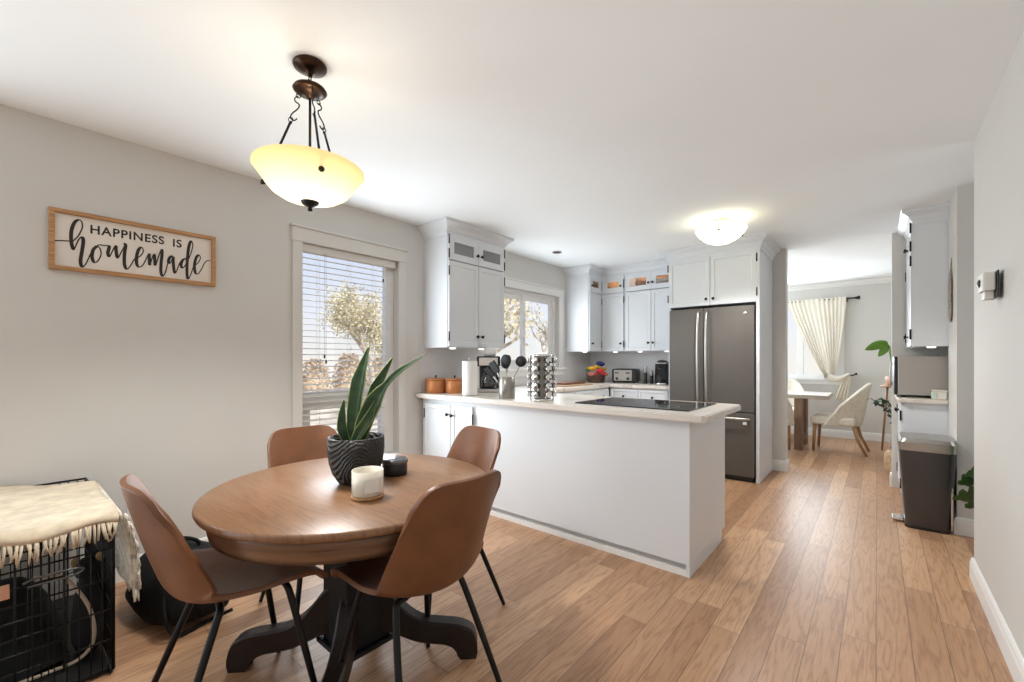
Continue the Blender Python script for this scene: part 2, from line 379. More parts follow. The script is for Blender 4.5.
base('baseboard_back', [(-.89, 5.53), (-.76, 5.53), (-.76, 5.66), (-1.6, 5.66)], -1)
base('baseboard_far', [(1.2, 8.5), (XL, 8.5)], 1)
base('baseboard_pantry', [(.11, 5.53), (.11, 5.66), (1.2, 5.66)], 1)
CROWN_S = [(0, 2.44), (.055, 2.44), (.055, 2.428), (.03, 2.405), (.012, 2.385), (.012, 2.37), (0, 2.365)]
struct(MB().sweep(CROWN_S, [(1.2, 8.5), (XL, 8.5)], 1).build('trim_1', M_trim))
# backsplash behind the counters
m = MB().box(XL+.0005, XL+.006, 2.47, W2[0]-.09, .925, 1.36); m.box(XL+.0005, XL+.006, W2[0]-.09, W2[1]+.09, .925, W2[2]-.1); m.box(XL+.0005, XL+.006, W2[1]+.09, 5.53, .925, 1.36)
m.box(XL+.006, -1.795, 5.524, 5.5295, .925, 1.36)
struct(m.build('trim_2', M_splash))

# casings and windows
def casing_left(name, W, head, sill):
    y0, y1, z0, z1 = W; w = .095 if sill else .07
    m = MB(); X0, X1 = XL+.0005, XL+.018
    m.box(X0, X1, y0-w, y0, z0-(.0 if sill else .07), z1, .003); m.box(X0, X1, y1, y1+w, z0-(.0 if sill else .07), z1, .003)
    m.box(X0, XL+.022, y0-w-.005, y1+w+.005, z1, z1+head, .003); m.box(X0, XL+.034, y0-w-.016, y1+w+.016, z1+head, z1+head+.016, .003)
    if sill: m.box(X0, XL+.05, y0-w-.02, y1+w+.02, z0-.03, z0, .004); m.box(X0, XL+.016, y0-w, y1+w, z0-.095, z0-.03, .003)
    else: m.box(X0, X1, y0, y1, z0-.07, z0, .003)
    return struct(m.build(name, M_casing if not sill else M_trim))
casing_left('trim_3', W1, .10, False)
casing_left('trim_4', W2, .085, True)
# window 1: tall fixed light over a hopper sash
r = sroot('window_1', (XL-.1, (W1[0]+W1[1])/2, W1[2]))
xa, xb = XL-.13, XL-.07
m = MB().frame_x(xa, xb, *W1, .035, .07, .035, .04)
m.build('window_frame', M_trim, r, True)
MB().box(xa, xb+.012, W1[0]+.035, W1[1]-.07, .895, .975, .004).build('transom_bar', M_trim, r, True)
m = MB(); a, b, c, d = W1[0]+.04, W1[1]-.075, .46, .89
m.frame_x(xa+.01, xb+.006, a, b, c, d, .05)
m.build('hopper_sash', M_trim, r, True)
m = MB(); m.box(XL-.105, XL-.099, W1[0]+.03, W1[1]-.06, .96, W1[3]-.03); m.box(XL-.105, XL-.099, W1[0]+.08, W1[1]-.11, .5, .85)
m.build('window_glass', M_glass, r, True)
# window 2: kitchen slider of two sashes
r = sroot('window_2', (XL-.1, (W2[0]+W2[1])/2, W2[2]))
y0, y1, z0, z1 = W2
m = MB().frame_x(xa, xb+.02, y0, y1, z0, z1, .045)
m.build('window_frame', M_trim, r, True)
mid = 4.09
for a, b, dx in ((y0+.045, mid+.03, 0), (mid-.03, y1-.045, .02)):
    m = MB(); X0, X1 = xa+.01+dx, xa+.035+dx
    m.frame_x(X0, X1, a, b, z0+.045, z1-.045, .055)
    s = m.build('sash', M_trim, r, True)
    MB().box(X0+.01, X0+.014, a+.05, b-.05, z0+.09, z1-.09).build('window_glass', M_glass, s, True)
    if dx: MB().box(X1, X1+.012, a+.015, a+.035, 1.42, 1.5, .003).build('latch', M_trim, s, True)
# window 3 in the dining room
r = sroot('window_3', ((W3[0]+W3[1])/2, 8.58, W3[2]))
m = MB().frame(W3[0], W3[1], 8.54, 8.62, W3[2], W3[3], .05); m.box(-1.02, -.93, 8.545, 8.61, W3[2]+.05, W3[3]-.05); m.build('window_frame', M_trim, r, True)
MB().box(W3[0]+.04, W3[1]-.04, 8.58, 8.585, W3[2]+.04, W3[3]-.04).build('window_glass', M_glass, r, True)
m = MB(); a, b, c, d = W3; m.box(a-.07, a, 8.482, 8.4995, c, d); m.box(b, b+.07, 8.482, 8.4995, c, d); m.box(a-.08, b+.08, 8.478, 8.4995, d, d+.08); m.box(a-.09, b+.09, 8.45, 8.4995, c-.03, c); m.box(a-.07, b+.07, 8.482, 8.4995, c-.1, c-.03)
struct(m.build('trim_5', M_trim))

# ------------------------------------------------------------------ outside
M_field = mat('dry_field', (.66, .58, .46), .95, noise=(1.3, .35))
M_dry = mat('dry_brush', (.62, .50, .37), .95, noise=(4, .25))  # brush, fir and bark colours lightened to imitate outdoor haze
M_fir = mat('hazed_fir', (.66, .62, .46), .95, noise=(5, .25))
M_bark = mat('hazed_bark', (.52, .46, .38), .9, noise=(9, .3))
M_yleaf = mat('yellow_leaf', (.70, .63, .44), .9, noise=(6, .3))
g = MB(); rows = []
for j in range(31):
    rows.append([(-60+i*2.0 if i < 29 else -3.5, -25+j*2.2, -.75+.06*math.sin(i*1.7+j)) for i in range(30)])
g.grid(rows); struct(g.build('ground', M_field))
g = MB(); g.grid([[(-3.4+i*2, 8.9+j*3, -.75+.05*math.sin(i+j*2)) for i in range(14)] for j in range(12)]); struct(g.build('ground_far', M_field))
def bush(x, y, r_, h_, m_, label, n=1300, leaf=.085):
    o = thing('bush', label, 'bush', (x, y, -.75), group='dry brush along the field')
    mb = MB()
    rows = []
    for i in range(13):
        ph = PI/2*i/12; rows.append([(.72*r_*math.cos(ph)*math.cos(k*PI/12)*(1+.1*math.sin(k*2.3+i)), .72*r_*math.cos(ph)*math.sin(k*PI/12)*(1+.1*math.sin(k*2.3+i)), .7*h_*math.sin(ph)) for k in range(25)])
    mb.grid(rows)
    for _ in range(n):
        a = random.uniform(0, 2*PI); q = math.sqrt(random.random()); z = random.random()
        rr = r_*q*math.sqrt(max(0, 1-z*z*.9)); p = Vector((rr*math.cos(a), rr*math.sin(a), z*h_))
        u = Vector((random.uniform(-1, 1), random.uniform(-1, 1), random.uniform(-.6, 1))).normalized()*leaf; w = u.orthogonal().normalized()*leaf*.6
        mb.grid([[p-u-w*.2, p-u+w*.2], [p-w, p+w], [p+u-w*.1, p+u+w*.1]], False)
    mb.build('foliage', m_, o)
    st = MB()
    for k in range(5):
        a = k*1.26; st.tube([(0, 0, 0), (r_*.3*math.cos(a), r_*.3*math.sin(a), h_*.45), (r_*.5*math.cos(a), r_*.5*math.sin(a), h_*.85)], [.05, .035, .015], 5)
    st.build('stems', M_bark, o)
for k, (y, r_, h_) in enumerate(((9.2, 1.05, 2.2), (11.3, 1.0, 2.0), (13.4, 1.05, 2.35), (15.5, 1.0, 2.1), (17.7, 1.05, 2.3))):
    bush(-24, y, r_, h_, M_dry, ['dry tan bush beyond the field, first from the left in the tall window', 'second dry tan bush from the left in the tall window', 'third dry tan bush, just left of the pale tan tree', 'fourth dry tan bush, behind the pale tan tree', 'last dry tan bush, right of the pale tan tree'][k])
bush(-14.5, 23, 3.2, 2.6, M_dry, 'wide tan bush low behind the kitchen window trees')
def bare_tree(x, y, h_, seed, label, leafy=260, leaf=.07, group='trees outside the kitchen window'):
    rnd = random.Random(seed); o = thing('bare_tree', label, 'tree', (x, y, -.75), group=group)
    mb = MB(); tips = []
    def grow(p, d, L, r_, lev):
        pts = [p]; q = p.copy(); dd = d.copy()
        for _ in range(4):
            dd = (dd+Vector((rnd.uniform(-.2, .2), rnd.uniform(-.2, .2), rnd.uniform(-.05, .15)))).normalized(); q = q+dd*L/4; pts.append(q.copy())
        mb.tube(pts, [lerp(r_, r_*.55, k/4) for k in range(5)], 6)
        if lev == 0: tips.append(q); tips.append(pts[2]); return
        for k in range(4 if lev > 1 else 3):
            i = rnd.choice((2, 3, 4)); ax = Vector((rnd.uniform(-1, 1), rnd.uniform(-1, 1), rnd.uniform(.1, .8))).normalized()
            grow(pts[i], (dd*.5+ax).normalized(), L*.66, r_*.5, lev-1)
    grow(Vector((0, 0, 0)), Vector((0, 0, 1)), h_*.42, .15, 3)
    mb.build('trunk', M_bark, o)
    lf = MB()
    for _ in range(leafy):
        p = rnd.choice(tips)+Vector((rnd.gauss(0, .2), rnd.gauss(0, .2), rnd.gauss(0, .2))); u = Vector((rnd.uniform(-1, 1), rnd.uniform(-1, 1), rnd.uniform(-1, 1))).normalized()*leaf; w = u.orthogonal().normalized()*leaf*.6
        lf.grid([[p-u-w*.2, p-u+w*.2], [p-w, p+w], [p+u-w*.1, p+u+w*.1]], False)
    lf.build('foliage', M_yleaf, o)
bare_tree(-14.2, 8.9, 4.9, 21, 'pale tan tree seen through the blinds of the tall window', 5500, .055, None)
bare_tree(-8.8, 8.7, 5.6, 3, 'tan leaved tree filling the left sash of the kitchen window', 2200)
bare_tree(-8.6, 13.2, 6.0, 5, 'bare leaning tree in the right sash of the kitchen window', 150)
bare_tree(-12.5, 17.5, 5.0, 9, 'small yellowing tree farthest off behind the kitchen window', 320)
bare_tree(-4.2, 16.0, 5.0, 12, 'bare tree outside the curtained dining room window', 20)

# ------------------------------------------------------------------ tall window's blind
bl = thing('venetian_blind', 'white slatted venetian blind hanging open in the tall window', 'blind', (XL-.035, (W1[0]+W1[1])/2, W1[3]))
ya, yb = W1[0]+.008, W1[1]-.115
M_blind = mat('blind_white', (.74, .72, .68), .5)
MB().box(XL-.06, XL-.008, ya, yb+.1, W1[3]-.06, W1[3]-.002, .004).build('headrail', M_casing, bl, True)
m = MB(); z = W1[3]-.10
while z > W1[2]+.06:
    m.T = Matrix.Translation((XL-.034, 0, z)) @ Matrix.Rotation(.1, 4, 'Y')
    m.box(-.024, .024, ya, yb, -.0014, .0014); z -= .0447
m.build('slats', M_blind, bl, True)
MB().box(XL-.06, XL-.01, ya, yb, W1[2]+.012, W1[2]+.032, .004).build('bottom_rail', M_blind, bl, True)
for yy in (ya+.13, (ya+yb)/2+.03, yb-.10):
    m = MB()
    for dx in (-.056, -.012): m.tube([(XL+dx, yy, W1[3]-.06), (XL+dx, yy, W1[2]+.03)], .0011, 5)
    m.build('ladder_cord', M_blind, bl, True)
for yy, zz in ((ya+.16, 1.245), (ya+.172, 1.205), (yb-.035, 1.89)):
    m = MB().lathe([(.002, .016), (.006, .012), (.007, -.004), (.005, -.012), (0, -.013)], 10, XL+.004, yy, zz)
    m.tube([(XL+.004, yy, zz+.014), (XL+.004, yy, W1[3]-.05)], .0009, 5); m.build('pull_cord', M_bronze, bl, True)

# ------------------------------------------------------------------ cabinets
def knob_at(door, p, out, m_=None):
    m = MB(); o = Vector(out); p = Vector(p)
    rot = Vector((0, 0, 1)).rotation_difference(o).to_matrix().to_4x4(); m.T = Matrix.Translation(p) @ rot
    m.lathe([(.005, 0), (.005, .012), (.013, .017), (.015, .023), (.012, .03), (0, .032)], 14)
    m.build('knob', m_ or M_black, door, True)
def hinge_at(door, p, out, side):
    m = MB(); p = Vector(p)
    m.T = Matrix.Translation(p); m.tube([(0, 0, -.032), (0, 0, .032)], .006, 8); m.sphere((0, 0, .036), .007, u=8, v=6); m.sphere((0, 0, -.036), .007, u=8, v=6)
    m.build('hinge', M_black, door, True)
def door(parent, T, x0, x1, z0, z1, out, knob=None, hinge=None, glazed=None, hz=None, t=.02, fr=.055, name='door'):
    m = MB(); m.T = T
    if glazed:
        m.frame(x0, x1, -t, 0, z0, z1, fr); d = m.build(name, M_cab, parent, True)
        q = MB(); q.T = T; q.box(x0+fr-.004, x1-fr+.004, -t+.008, -t+.011, z0+fr-.004, z1-fr+.004); q.build('glass_pane', M_frost if glazed == 'frost' else M_cabglass, d, True)
    else:
        m.panel(x0, x1, -t, 0, z0, z1, fr); d = m.build(name, M_cab, parent, True)
    if knob: knob_at(d, T @ Vector((knob[0], -t, knob[1])), out)
    if hinge is not None:
        for z in (hz or (z0+.09, z1-.09)): hinge_at(d, T @ Vector((hinge, -t-.001, z)), out, 1)
    return d
def carcass(parent, T, w, dep, z0, z1, shelf=None, inner=None):
    """hollow box open to the front behind glazed doors: local x 0..w, y 0..dep"""
    m = MB(); m.T = T; t = .018
    m.box(0, t, 0, dep, z0, z1); m.box(w-t, w, 0, dep, z0, z1); m.box(t, w-t, 0, dep, z1-t, z1); m.box(t, w-t, 0, dep, z0, z0+t); m.box(t, w-t, dep-.008, dep, z0+t, z1-t)
    if shelf: m.box(t, w-t, 0, dep-.008, shelf-.012, shelf+.012)
    m.build('body', M_cab, parent, True)
    if inner:
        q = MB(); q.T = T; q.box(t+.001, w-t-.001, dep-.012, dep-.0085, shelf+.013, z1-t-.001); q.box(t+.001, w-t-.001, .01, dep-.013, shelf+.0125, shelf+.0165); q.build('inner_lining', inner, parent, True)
CROWN = [(0, 2.315), (.010, 2.315), (.010, 2.345), (.022, 2.36), (.034, 2.385), (.06, 2.405), (.075, 2.415), (.075, 2.432), (.082, 2.436), (.082, 2.4395), (0, 2.4395)]
ZB, ZT, ZM = 1.332, 2.33, 2.125
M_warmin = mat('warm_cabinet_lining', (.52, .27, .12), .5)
def puck(parent, x, y, z):
    MB().lathe([(0, 0), (.026, 0), (.028, -.003), (.028, -.009), (.02, -.011), (0, -.011)], 20, x, y, z).build('puck_light', M_puck, parent, True)
M_puck = mat('puck_glow', (.9, .9, .88), .4, emit=((1, .94, .84), 1.1))

# the cabinet on the left wall by the dining table
wc = thing('wall_cabinet', 'white wall cabinet with two small grey glass doors, beside the tall window', 'cabinet', (XL+.16, 2.89, ZB))
T = facing(1, 0, (-2.87, 2.52, 0)); w = .74
carcass(wc, T, w, .319, ZB, ZT+.09, ZM)
m = MB(); m.T = T; m.box(0, w, -.001, .02, ZT-.005, ZT+.06); m.build('top_rail', M_cab, wc, True)
o3 = (1, 0, 0)
door(wc, T, .006, w/2-.002, ZB+.006, ZM-.03, o3, (w/2-.03, 1.435), .004); door(wc, T, w/2+.002, w-.006, ZB+.006, ZM-.03, o3, (w/2+.035, 1.435), w-.004)
door(wc, T, .006, w/2-.002, ZM-.022, ZT-.008, o3, (w/2-.028, 2.185), .004, 'frost', (ZM+.03, ZT-.05), fr=.058); door(wc, T, w/2+.002, w-.006, ZM-.022, ZT-.008, o3, (w/2+.03, 2.185), w-.004, 'frost', (ZM+.03, ZT-.05), fr=.058)
MB().sweep(CROWN, [(XL+.002, 2.52), (-2.87, 2.52), (-2.87, 3.26), (XL+.002, 3.26)], -1).build('crown_moulding', M_cab, wc, True)
puck(wc, -3.0, 2.7, ZB); puck(wc, -3.0, 3.08, ZB)
# stemware behind its glass
for k, (yy, hh) in enumerate(((2.70, .10), (2.79, .12), (3.02, .12), (3.1, .10), (3.18, .09))):
    MB().lathe([(.026, 0), (.004, .006), (.004, hh*.5), (.03, hh*.68), (.028, hh)], 14, -2.98, yy, ZM+.0125, caps=False).build('stem_glass', M_clear)
    tag(bpy.data.objects[[o.name for o in bpy.data.objects if o.name.startswith('stem_glass')][-1]], 'clear stemmed glass behind the grey glass doors of the left wall cabinet', 'glass', 'stemware in the left wall cabinet')

# corner cabinet, L-shaped
cc = thing('corner_cabinet', 'white L-shaped corner wall cabinet with two narrow doors, beside the kitchen window', 'cabinet', (-3.0, 5.3, ZB))
poly = [(XL+.002, 4.90), (-2.85, 4.90), (-2.85, 5.24), (-2.495, 5.24), (-2.495, 5.528), (XL+.002, 5.528)]
m = MB(); m.prism(poly, ZB, ZM+.01); m.prism(poly, ZT-.02, ZT+.09)
m.box(XL+.002, -2.85, 4.90, 4.918, ZM+.01, ZT-.02); m.box(-2.513, -2.495, 5.24, 5.528, ZM+.01, ZT-.02); m.box(-3.188, -3.18, 4.918, 5.5, ZM+.01, ZT-.02); m.box(-3.18, -2.513, 5.52, 5.528, ZM+.01, ZT-.02)
m.build('body', M_cab, cc, True)
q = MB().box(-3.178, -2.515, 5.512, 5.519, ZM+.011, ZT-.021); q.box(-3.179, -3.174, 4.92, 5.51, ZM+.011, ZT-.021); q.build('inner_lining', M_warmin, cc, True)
T = facing(1, 0, (-2.85, 4.90, 0))
door(cc, T, .01, .318, ZB+.006, ZM-.03, o3, (.05, 1.435), .322); door(cc, T, .01, .318, ZM-.022, ZT-.008, o3, (.04, 2.185), .322, True, fr=.07)
T = facing(0, -1, (-2.85, 5.24, 0)); of = (0, -1, 0)
door(cc, T, .024, .334, ZB+.006, ZM-.03, of, (.30, 1.435), .337); door(cc, T, .024, .334, ZM-.022, ZT-.008, of, (.30, 2.185), .337, True, fr=.07)
MB().sweep(CROWN, [(XL+.002, 4.90), (-2.85, 4.90), (-2.85, 5.24), (-2.495, 5.24)], -1).build('crown_moulding', M_cab, cc, True)
puck(cc, -3.0, 5.07, ZB); puck(cc, -2.7, 5.36, ZB)
# double cabinet on the back wall
bc = thing('wall_cabinet', 'white wall cabinet above the toaster with two tall doors under two glazed ones', 'cabinet', (-2.2, 5.37, ZB))
T = facing(0, -1, (-2.495, 5.24, 0)); w = .695
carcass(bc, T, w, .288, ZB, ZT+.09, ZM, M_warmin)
m = MB(); m.T = T; m.box(0, w, -.001, .02, ZT-.005, ZT+.06); m.build('top_rail', M_cab, bc, True)
door(bc, T, .006, w/2-.002, ZB+.006, ZM-.03, of, (w/2-.03, 1.435)); door(bc, T, w/2+.002, w-.006, ZB+.006, ZM-.03, of, (w/2+.03, 1.435), w-.012)
door(bc, T, .006, w/2-.002, ZM-.022, ZT-.008, of, (w/2-.028, 2.185), None, True, fr=.06); door(bc, T, w/2+.002, w-.006, ZM-.022, ZT-.008, of, (w/2+.028, 2.185), w-.012, True, fr=.06)
MB().sweep(CROWN, [(-2.495, 5.24), (-1.80, 5.24)], -1).build('crown_moulding', M_cab, bc, True)
puck(bc, -2.35, 5.36, ZB); puck(bc, -2.0, 5.36, ZB)
M_cer = mat('white_ceramic', (.8, .79, .76), .2)
for k, (x, nm, lb) in enumerate(((-2.32, 'bowl', 'white bowl behind the left glazed door above the toaster'), (-2.06, 'bowl', 'white bowl behind the glazed door nearest the refrigerator'))):
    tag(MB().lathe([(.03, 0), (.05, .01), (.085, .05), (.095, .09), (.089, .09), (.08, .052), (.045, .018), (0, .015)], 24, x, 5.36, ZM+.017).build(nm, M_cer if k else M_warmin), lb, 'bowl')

for x in (-2.72, -2.32, -1.97):
    bulb('cabinet_light', (x, 5.40, 2.285), .35, (1, .86, .66), .015)
# cabinet over the refrigerator, with the tall side panels
fc = thing('refrigerator_cabinet', 'white tall surround with a two-door cabinet above the slate refrigerator', 'cabinet', (-1.36, 5.2, 0))
MB().box(-1.79, -1.766, 4.85, 5.528, 0, 2.43).box(-.915, -.885, 4.83, 5.528, 0, 2.43).build('side_panel', M_cab, fc, True)
MB().box(-1.765, -.915, 4.85, 5.528, 1.80, 2.43).build('body', M_cab, fc, True)
T = facing(0, -1, (-1.79, 4.85, 0)); w = .887
door(fc, T, .008, w/2-.002, 1.80, ZT-.015, of, (w/2-.035, 1.865), .0, hz=(1.9, 2.24)); door(fc, T, w/2+.002, w-.012, 1.80, ZT-.015, of, (w/2+.035, 1.865), w-.006, hz=(1.9, 2.24))
m = MB(); m.T = T; m.box(0, w+.018, -.001, .02, ZT-.01, ZT+.06); m.build('top_rail', M_cab, fc, True)
MB().sweep(CROWN, [(-1.79, 5.12), (-1.79, 4.85), (-.885, 4.83), (-.885, 5.528)], -1).build('crown_moulding', M_cab, fc, True)

# refrigerator
fr = thing('refrigerator', 'slate grey french-door refrigerator with bottom freezer in white surround', 'refrigerator', (-1.36, 5.15, 0))
x0, x1 = -1.755, -.925
MB().box(x0+.01, x1-.01, 4.84, 5.5, .035, 1.755, .004).build('body', M_darkst, fr, True)
MB().box(x0+.015, x1-.015, 4.83, 4.9, .0, .05).build('kick_grille', M_blackp, fr, True)
sx = -1.395
def bowed(x0, x1, z0, z1):
    m = MB(); pl = []
    n = 8
    for k in range(n+1):
        t = k/n; x = lerp(x0, x1, t); pl.append((x, 4.772+.02*(1-math.sin(PI*lerp(.12, .88, t)))))
    pl += [(x1, 4.838), (x0, 4.838)]
    return m.prism(pl, z0, z1, .004)
ld = bowed(x0, sx-.003, .70, 1.765).build('door', M_slate, fr, True)
rd = bowed(sx+.003, x1, .70, 1.765).build('door', M_slate, fr, True)
fd = bowed(x0, x1, .055, .69).build('freezer_drawer', M_slate, fr, True)
for dd, hx in ((ld, sx-.045), (rd, sx+.04)):
    m = MB(); m.tube(cat_rom([(hx, 4.765, .78), (hx, 4.735, .80), (hx, 4.72, .95), (hx, 4.712, 1.25), (hx, 4.72, 1.55), (hx, 4.735, 1.70), (hx, 4.765, 1.72)], 4), .0135, 10); m.build('handle', M_steel, dd, True)
m = MB(); m.tube(cat_rom([(x0+.05, 4.765, .635), (x0+.07, 4.725, .635), (-1.36, 4.712, .635), (x1-.07, 4.725, .635), (x1-.05, 4.765, .635)], 4), .0135, 10); m.build('handle', M_steel, fd, True)
MB().box(-1.02, -.985, 4.762, 4.7735, .575, .60, .002).build('badge', M_paper, fd, True)
MB().lathe([(.018, 0), (.018, .002), (0, .002)], 16, 0, 0, 0).build('emblem', M_chrome, rd).matrix_local = Matrix.Translation(Vector((-1.0, 4.7745, 1.69))-fr.location) @ Matrix.Rotation(PI/2, 4, 'X')

# base cabinets, peninsula and countertop
def base_run(name, label, T, w, dep, fronts, out):
    o = thing(name, label, 'cabinet', T @ Vector((w/2, dep/2, 0)))
    m = MB(); m.T = T; m.box(0, w, 0, dep, .1, .878); m.build('body', M_cab, o, True)
    m = MB(); m.T = T; m.box(0, w, .06, dep, 0, .1); m.build('toe_kick', M_cab, o, True)
    x = .01
    for fw, kind in fronts:
        if kind == 'drawers':
            for za, zb in ((.70, .865), (.42, .69), (.12, .41)):
                m = MB(); m.T = T; m.panel(x, x+fw-.008, -.02, 0, za, zb, .035); d = m.build('drawer', M_cab, o, True); knob_at(d, T @ Vector((x+fw/2, -.02, (za+zb)/2)), out)
        else:
            m = MB(); m.T = T; m.panel(x, x+fw-.008, -.02, 0, .70, .865, .035); d = m.build('drawer', M_cab, o, True); knob_at(d, T @ Vector((x+fw/2, -.02, .78)), out)
            door(o, T, x, x+fw-.008, .12, .69, out, (x+fw-.05, .63))
        x += fw
    return o
base_run('base_cabinet', 'white base cabinets under the kitchen window, facing the refrigerator', facing(1, 0, (-2.56, 3.28, 0)), 1.6, .62, [(.45, 'door'), (.35, 'door'), (.4, 'drawers'), (.39, 'door')], o3)
base_run('base_cabinet', 'white drawer base cabinets on the back wall beside the refrigerator', facing(0, -1, (-2.535, 4.9, 0)), .735, .62, [(.36, 'drawers'), (.36, 'drawers')], of)
pn = thing('kitchen_peninsula', 'plain white panelled kitchen peninsula with recessed toe strip facing the table', 'peninsula', (-1.65, 2.85, 0))
MB().box(-2.488, -.82, 2.49, 3.2, .068, .879).build('back_panel', M_cab, pn, True)
MB().box(-2.488, -.82, 2.53, 3.15, 0, .068).build('toe_kick', M_trim, pn, True)
MB().box(-.82, -.80, 2.486, 3.22, .072, .879, .002).box(-.82, -.80, 2.486, 3.14, 0.0, .072, 0).build('end_panel', M_cab, pn, True)
MB().box(-2.48, -.82, 2.488, 2.50, .0, .034).build('shoe_strip', M_trim, pn, True)
pc = thing('base_cabinet', 'white two-door base cabinet at the wall end of the peninsula, below the copper canisters', 'cabinet', (-2.83, 2.8, 0))
MB().box(-3.17, -2.49, 2.49, 3.2, .1, .879).build('body', M_cab, pc, True); MB().box(-3.17, -2.49, 2.53, 3.2, 0, .1).build('toe_kick', M_trim, pc, True)
T = facing(0, -1, (-3.17, 2.49, 0)); w = .68
door(pc, T, .05, .395, .115, .835, of, (.372, .755), .046, hz=(.2, .745)); door(pc, T, .399, w-.02, .115, .835, of, (.43, .75), w-.014, hz=(.2, .735))
ct = [(XL+.007, 2.415), (-.715, 2.415), (-.70, 2.43), (-.70, 3.22), (-.715, 3.235), (-2.53, 3.235), (-2.53, 4.87), (-1.795, 4.87), (-1.795, 5.523), (XL+.007, 5.523)]
tag(MB().prism(ct, .88, .92, .006).build('countertop', M_stone), 'pale stone countertop running round the kitchen from peninsula to refrigerator', 'countertop')
ck = thing('cooktop', 'black glass cooktop set in the peninsula countertop', 'cooktop', (-1.21, 2.85, .92))
MB().prism([(-1.60, 2.57), (-.83, 2.57), (-.83, 3.13), (-1.60, 3.13)], .9202, .927, .002).build('glass_top', M_blackglass, ck, True)
M_mark = mat('burner_ring_grey', (.16, .16, .16), .3)
for k, (x, y, q) in enumerate(((-1.42, 2.72, .09), (-1.42, 2.98, .075), (-1.02, 2.72, .075), (-1.02, 2.98, .105))):
    m = MB(); m.lathe([(q, .0), (q+.003, .0), (q+.003, .0004), (q, .0004), (q, 0)], 40, x, y, .9271, caps=False); m.build('burner_ring', M_mark, ck, True)

# right-hand nook: cabinets, counter, microwave
rc = thing('wall_cabinet', 'white wall cabinet above the microwave, at the right', 'cabinet', (.42, 5.16, 1.33))
MB().box(.23, .638, 4.80, 5.528, 1.33, 2.43).build('body', M_cab, rc, True)
T = facing(-1, 0, (.23, 5.528, 0)); on = (-1, 0, 0)
door(rc, T, .006, .362, 1.336, ZM-.03, on, (.33, 1.42), .0); door(rc, T, .366, .722, 1.336, ZM-.03, on, (.40, 1.42), .724, hz=(1.43, 2.03))
door(rc, T, .006, .362, ZM-.022, 2.335, on, (.335, 2.18)); door(rc, T, .366, .722, ZM-.022, 2.335, on, (.395, 2.18), .724, hz=(2.15, 2.30))
MB().sweep([(a, b) for a, b in CROWN], [(.23, 5.528), (.23, 4.80), (.428, 4.80)], 1).build('crown_moulding', M_cab, rc, True) if False else MB().sweep(CROWN, [(.23, 5.528), (.23, 4.80), (.60, 4.80)], -1).build('crown_moulding', M_cab, rc, True)
puck(rc, .34, 4.92, 1.33)
rb = thing('base_cabinet', 'white base cabinet behind the trash can, at the right', 'cabinet', (.4, 5.16, 0))
MB().box(.17, .638, 4.80, 5.528, .1, .868).build('body', M_cab, rb, True); MB().box(.23, .638, 4.81, 5.528, 0, .1).build('toe_kick', M_trim, rb, True)
T = facing(-1, 0, (.17, 5.528, 0))
door(rb, T, .006, .362, .115, .86, on, (.33, .78), .0, hz=(.2, .76)); door(rb, T, .366, .722, .115, .86, on, (.40, .78), .724, hz=(.2, .76))
tag(MB().prism([(.125, 4.795), (.14, 4.765), (.424, 4.765), (.424, 4.795), (.638, 4.795), (.638, 5.528), (.125, 5.528)], .87, .905, .005).build('countertop', M_stone), 'short pale stone countertop under the microwave', 'countertop')
mw = thing('microwave', 'stainless microwave with black door on the right-hand counter', 'microwave', (.33, 5.1, .905))
MB().box(.135, .60, 4.92, 5.45, .925, 1.25, .006).build('body', mat('microwave_steel', (.42, .39, .36), .38, .5), mw, True)
d = MB().box(.112, .1345, 4.92, 5.45, .925, 1.25, .004).build('door', M_blackp, mw, True)
MB().tube([(.098, 4.99, 1.0), (.09, 4.99, 1.03), (.09, 4.99, 1.17), (.098, 4.99, 1.2)], .007, 8).build('handle', M_steel, d, True)
for x, y in ((.17, 4.95), (.56, 4.95), (.17, 5.42), (.56, 5.42)): MB().lathe([(.014, 0), (.016, .012), (.016, .02), (0, .02)], 12, x, y, .905).build('foot', M_blackp, mw, True)
cj = thing('ceramic_pot', 'small cream square pot with mint side before the microwave', 'pot', (.385, 4.84, .905))
MB().box(-.045, .04, -.035, .035, 0, .062, .008, 3).build('pot', mat('cream_glaze', (.74, .70, .62), .3), cj)
MB().box(-.05, -.02, -.039, .02, .004, .058, .005).build('label_band', mat('mint_glaze', (.55, .68, .58), .35), cj)
MB().box(-.049, .043, -.038, .038, .062, .075, .005).build('lid', mat('cream_glaze', (.74, .70, .62), .3), cj)

# ------------------------------------------------------------------ dining set
TC = Vector((-1.615, .935)); TR = .54; TZ = .725
tb_ = thing('pedestal_table', 'round brown wooden table on a black pedestal with four curved feet', 'table', (TC.x, TC.y, 0))
MB().lathe([(0, TZ-.03), (TR-.02, TZ-.03), (TR-.004, TZ-.025), (TR, TZ-.015), (TR-.002, TZ-.006), (TR-.01, TZ), (0, TZ)], 96).build('tabletop', M_table, tb_)
MB().lathe([(TR-.065, TZ-.031), (TR-.035, TZ-.031), (TR-.033, TZ-.05), (TR-.04, TZ-.09), (TR-.043, TZ-.105), (TR-.065, TZ-.105), (TR-.065, TZ-.031)], 96, caps=False).build('apron', M_tabedge, tb_)
M_ped = mat('black_paint', (.009, .0085, .009), .5, spec=.3, noise=(14, .3))
MB().box(-.095, .095, -.095, .095, .10, TZ-.031, .006).build('pedestal', M_ped, tb_)
m = MB().box(-.115, .115, -.115, .115, .085, .105, .006); m.build('base_plate', M_ped, tb_); m = MB(); m.box(-.2, .2, -.035, .035, TZ-.075, TZ-.031, .004); m.box(-.035, .035, -.2, .2, TZ-.075, TZ-.0312, .004); m.build('support_beam', M_ped, tb_)
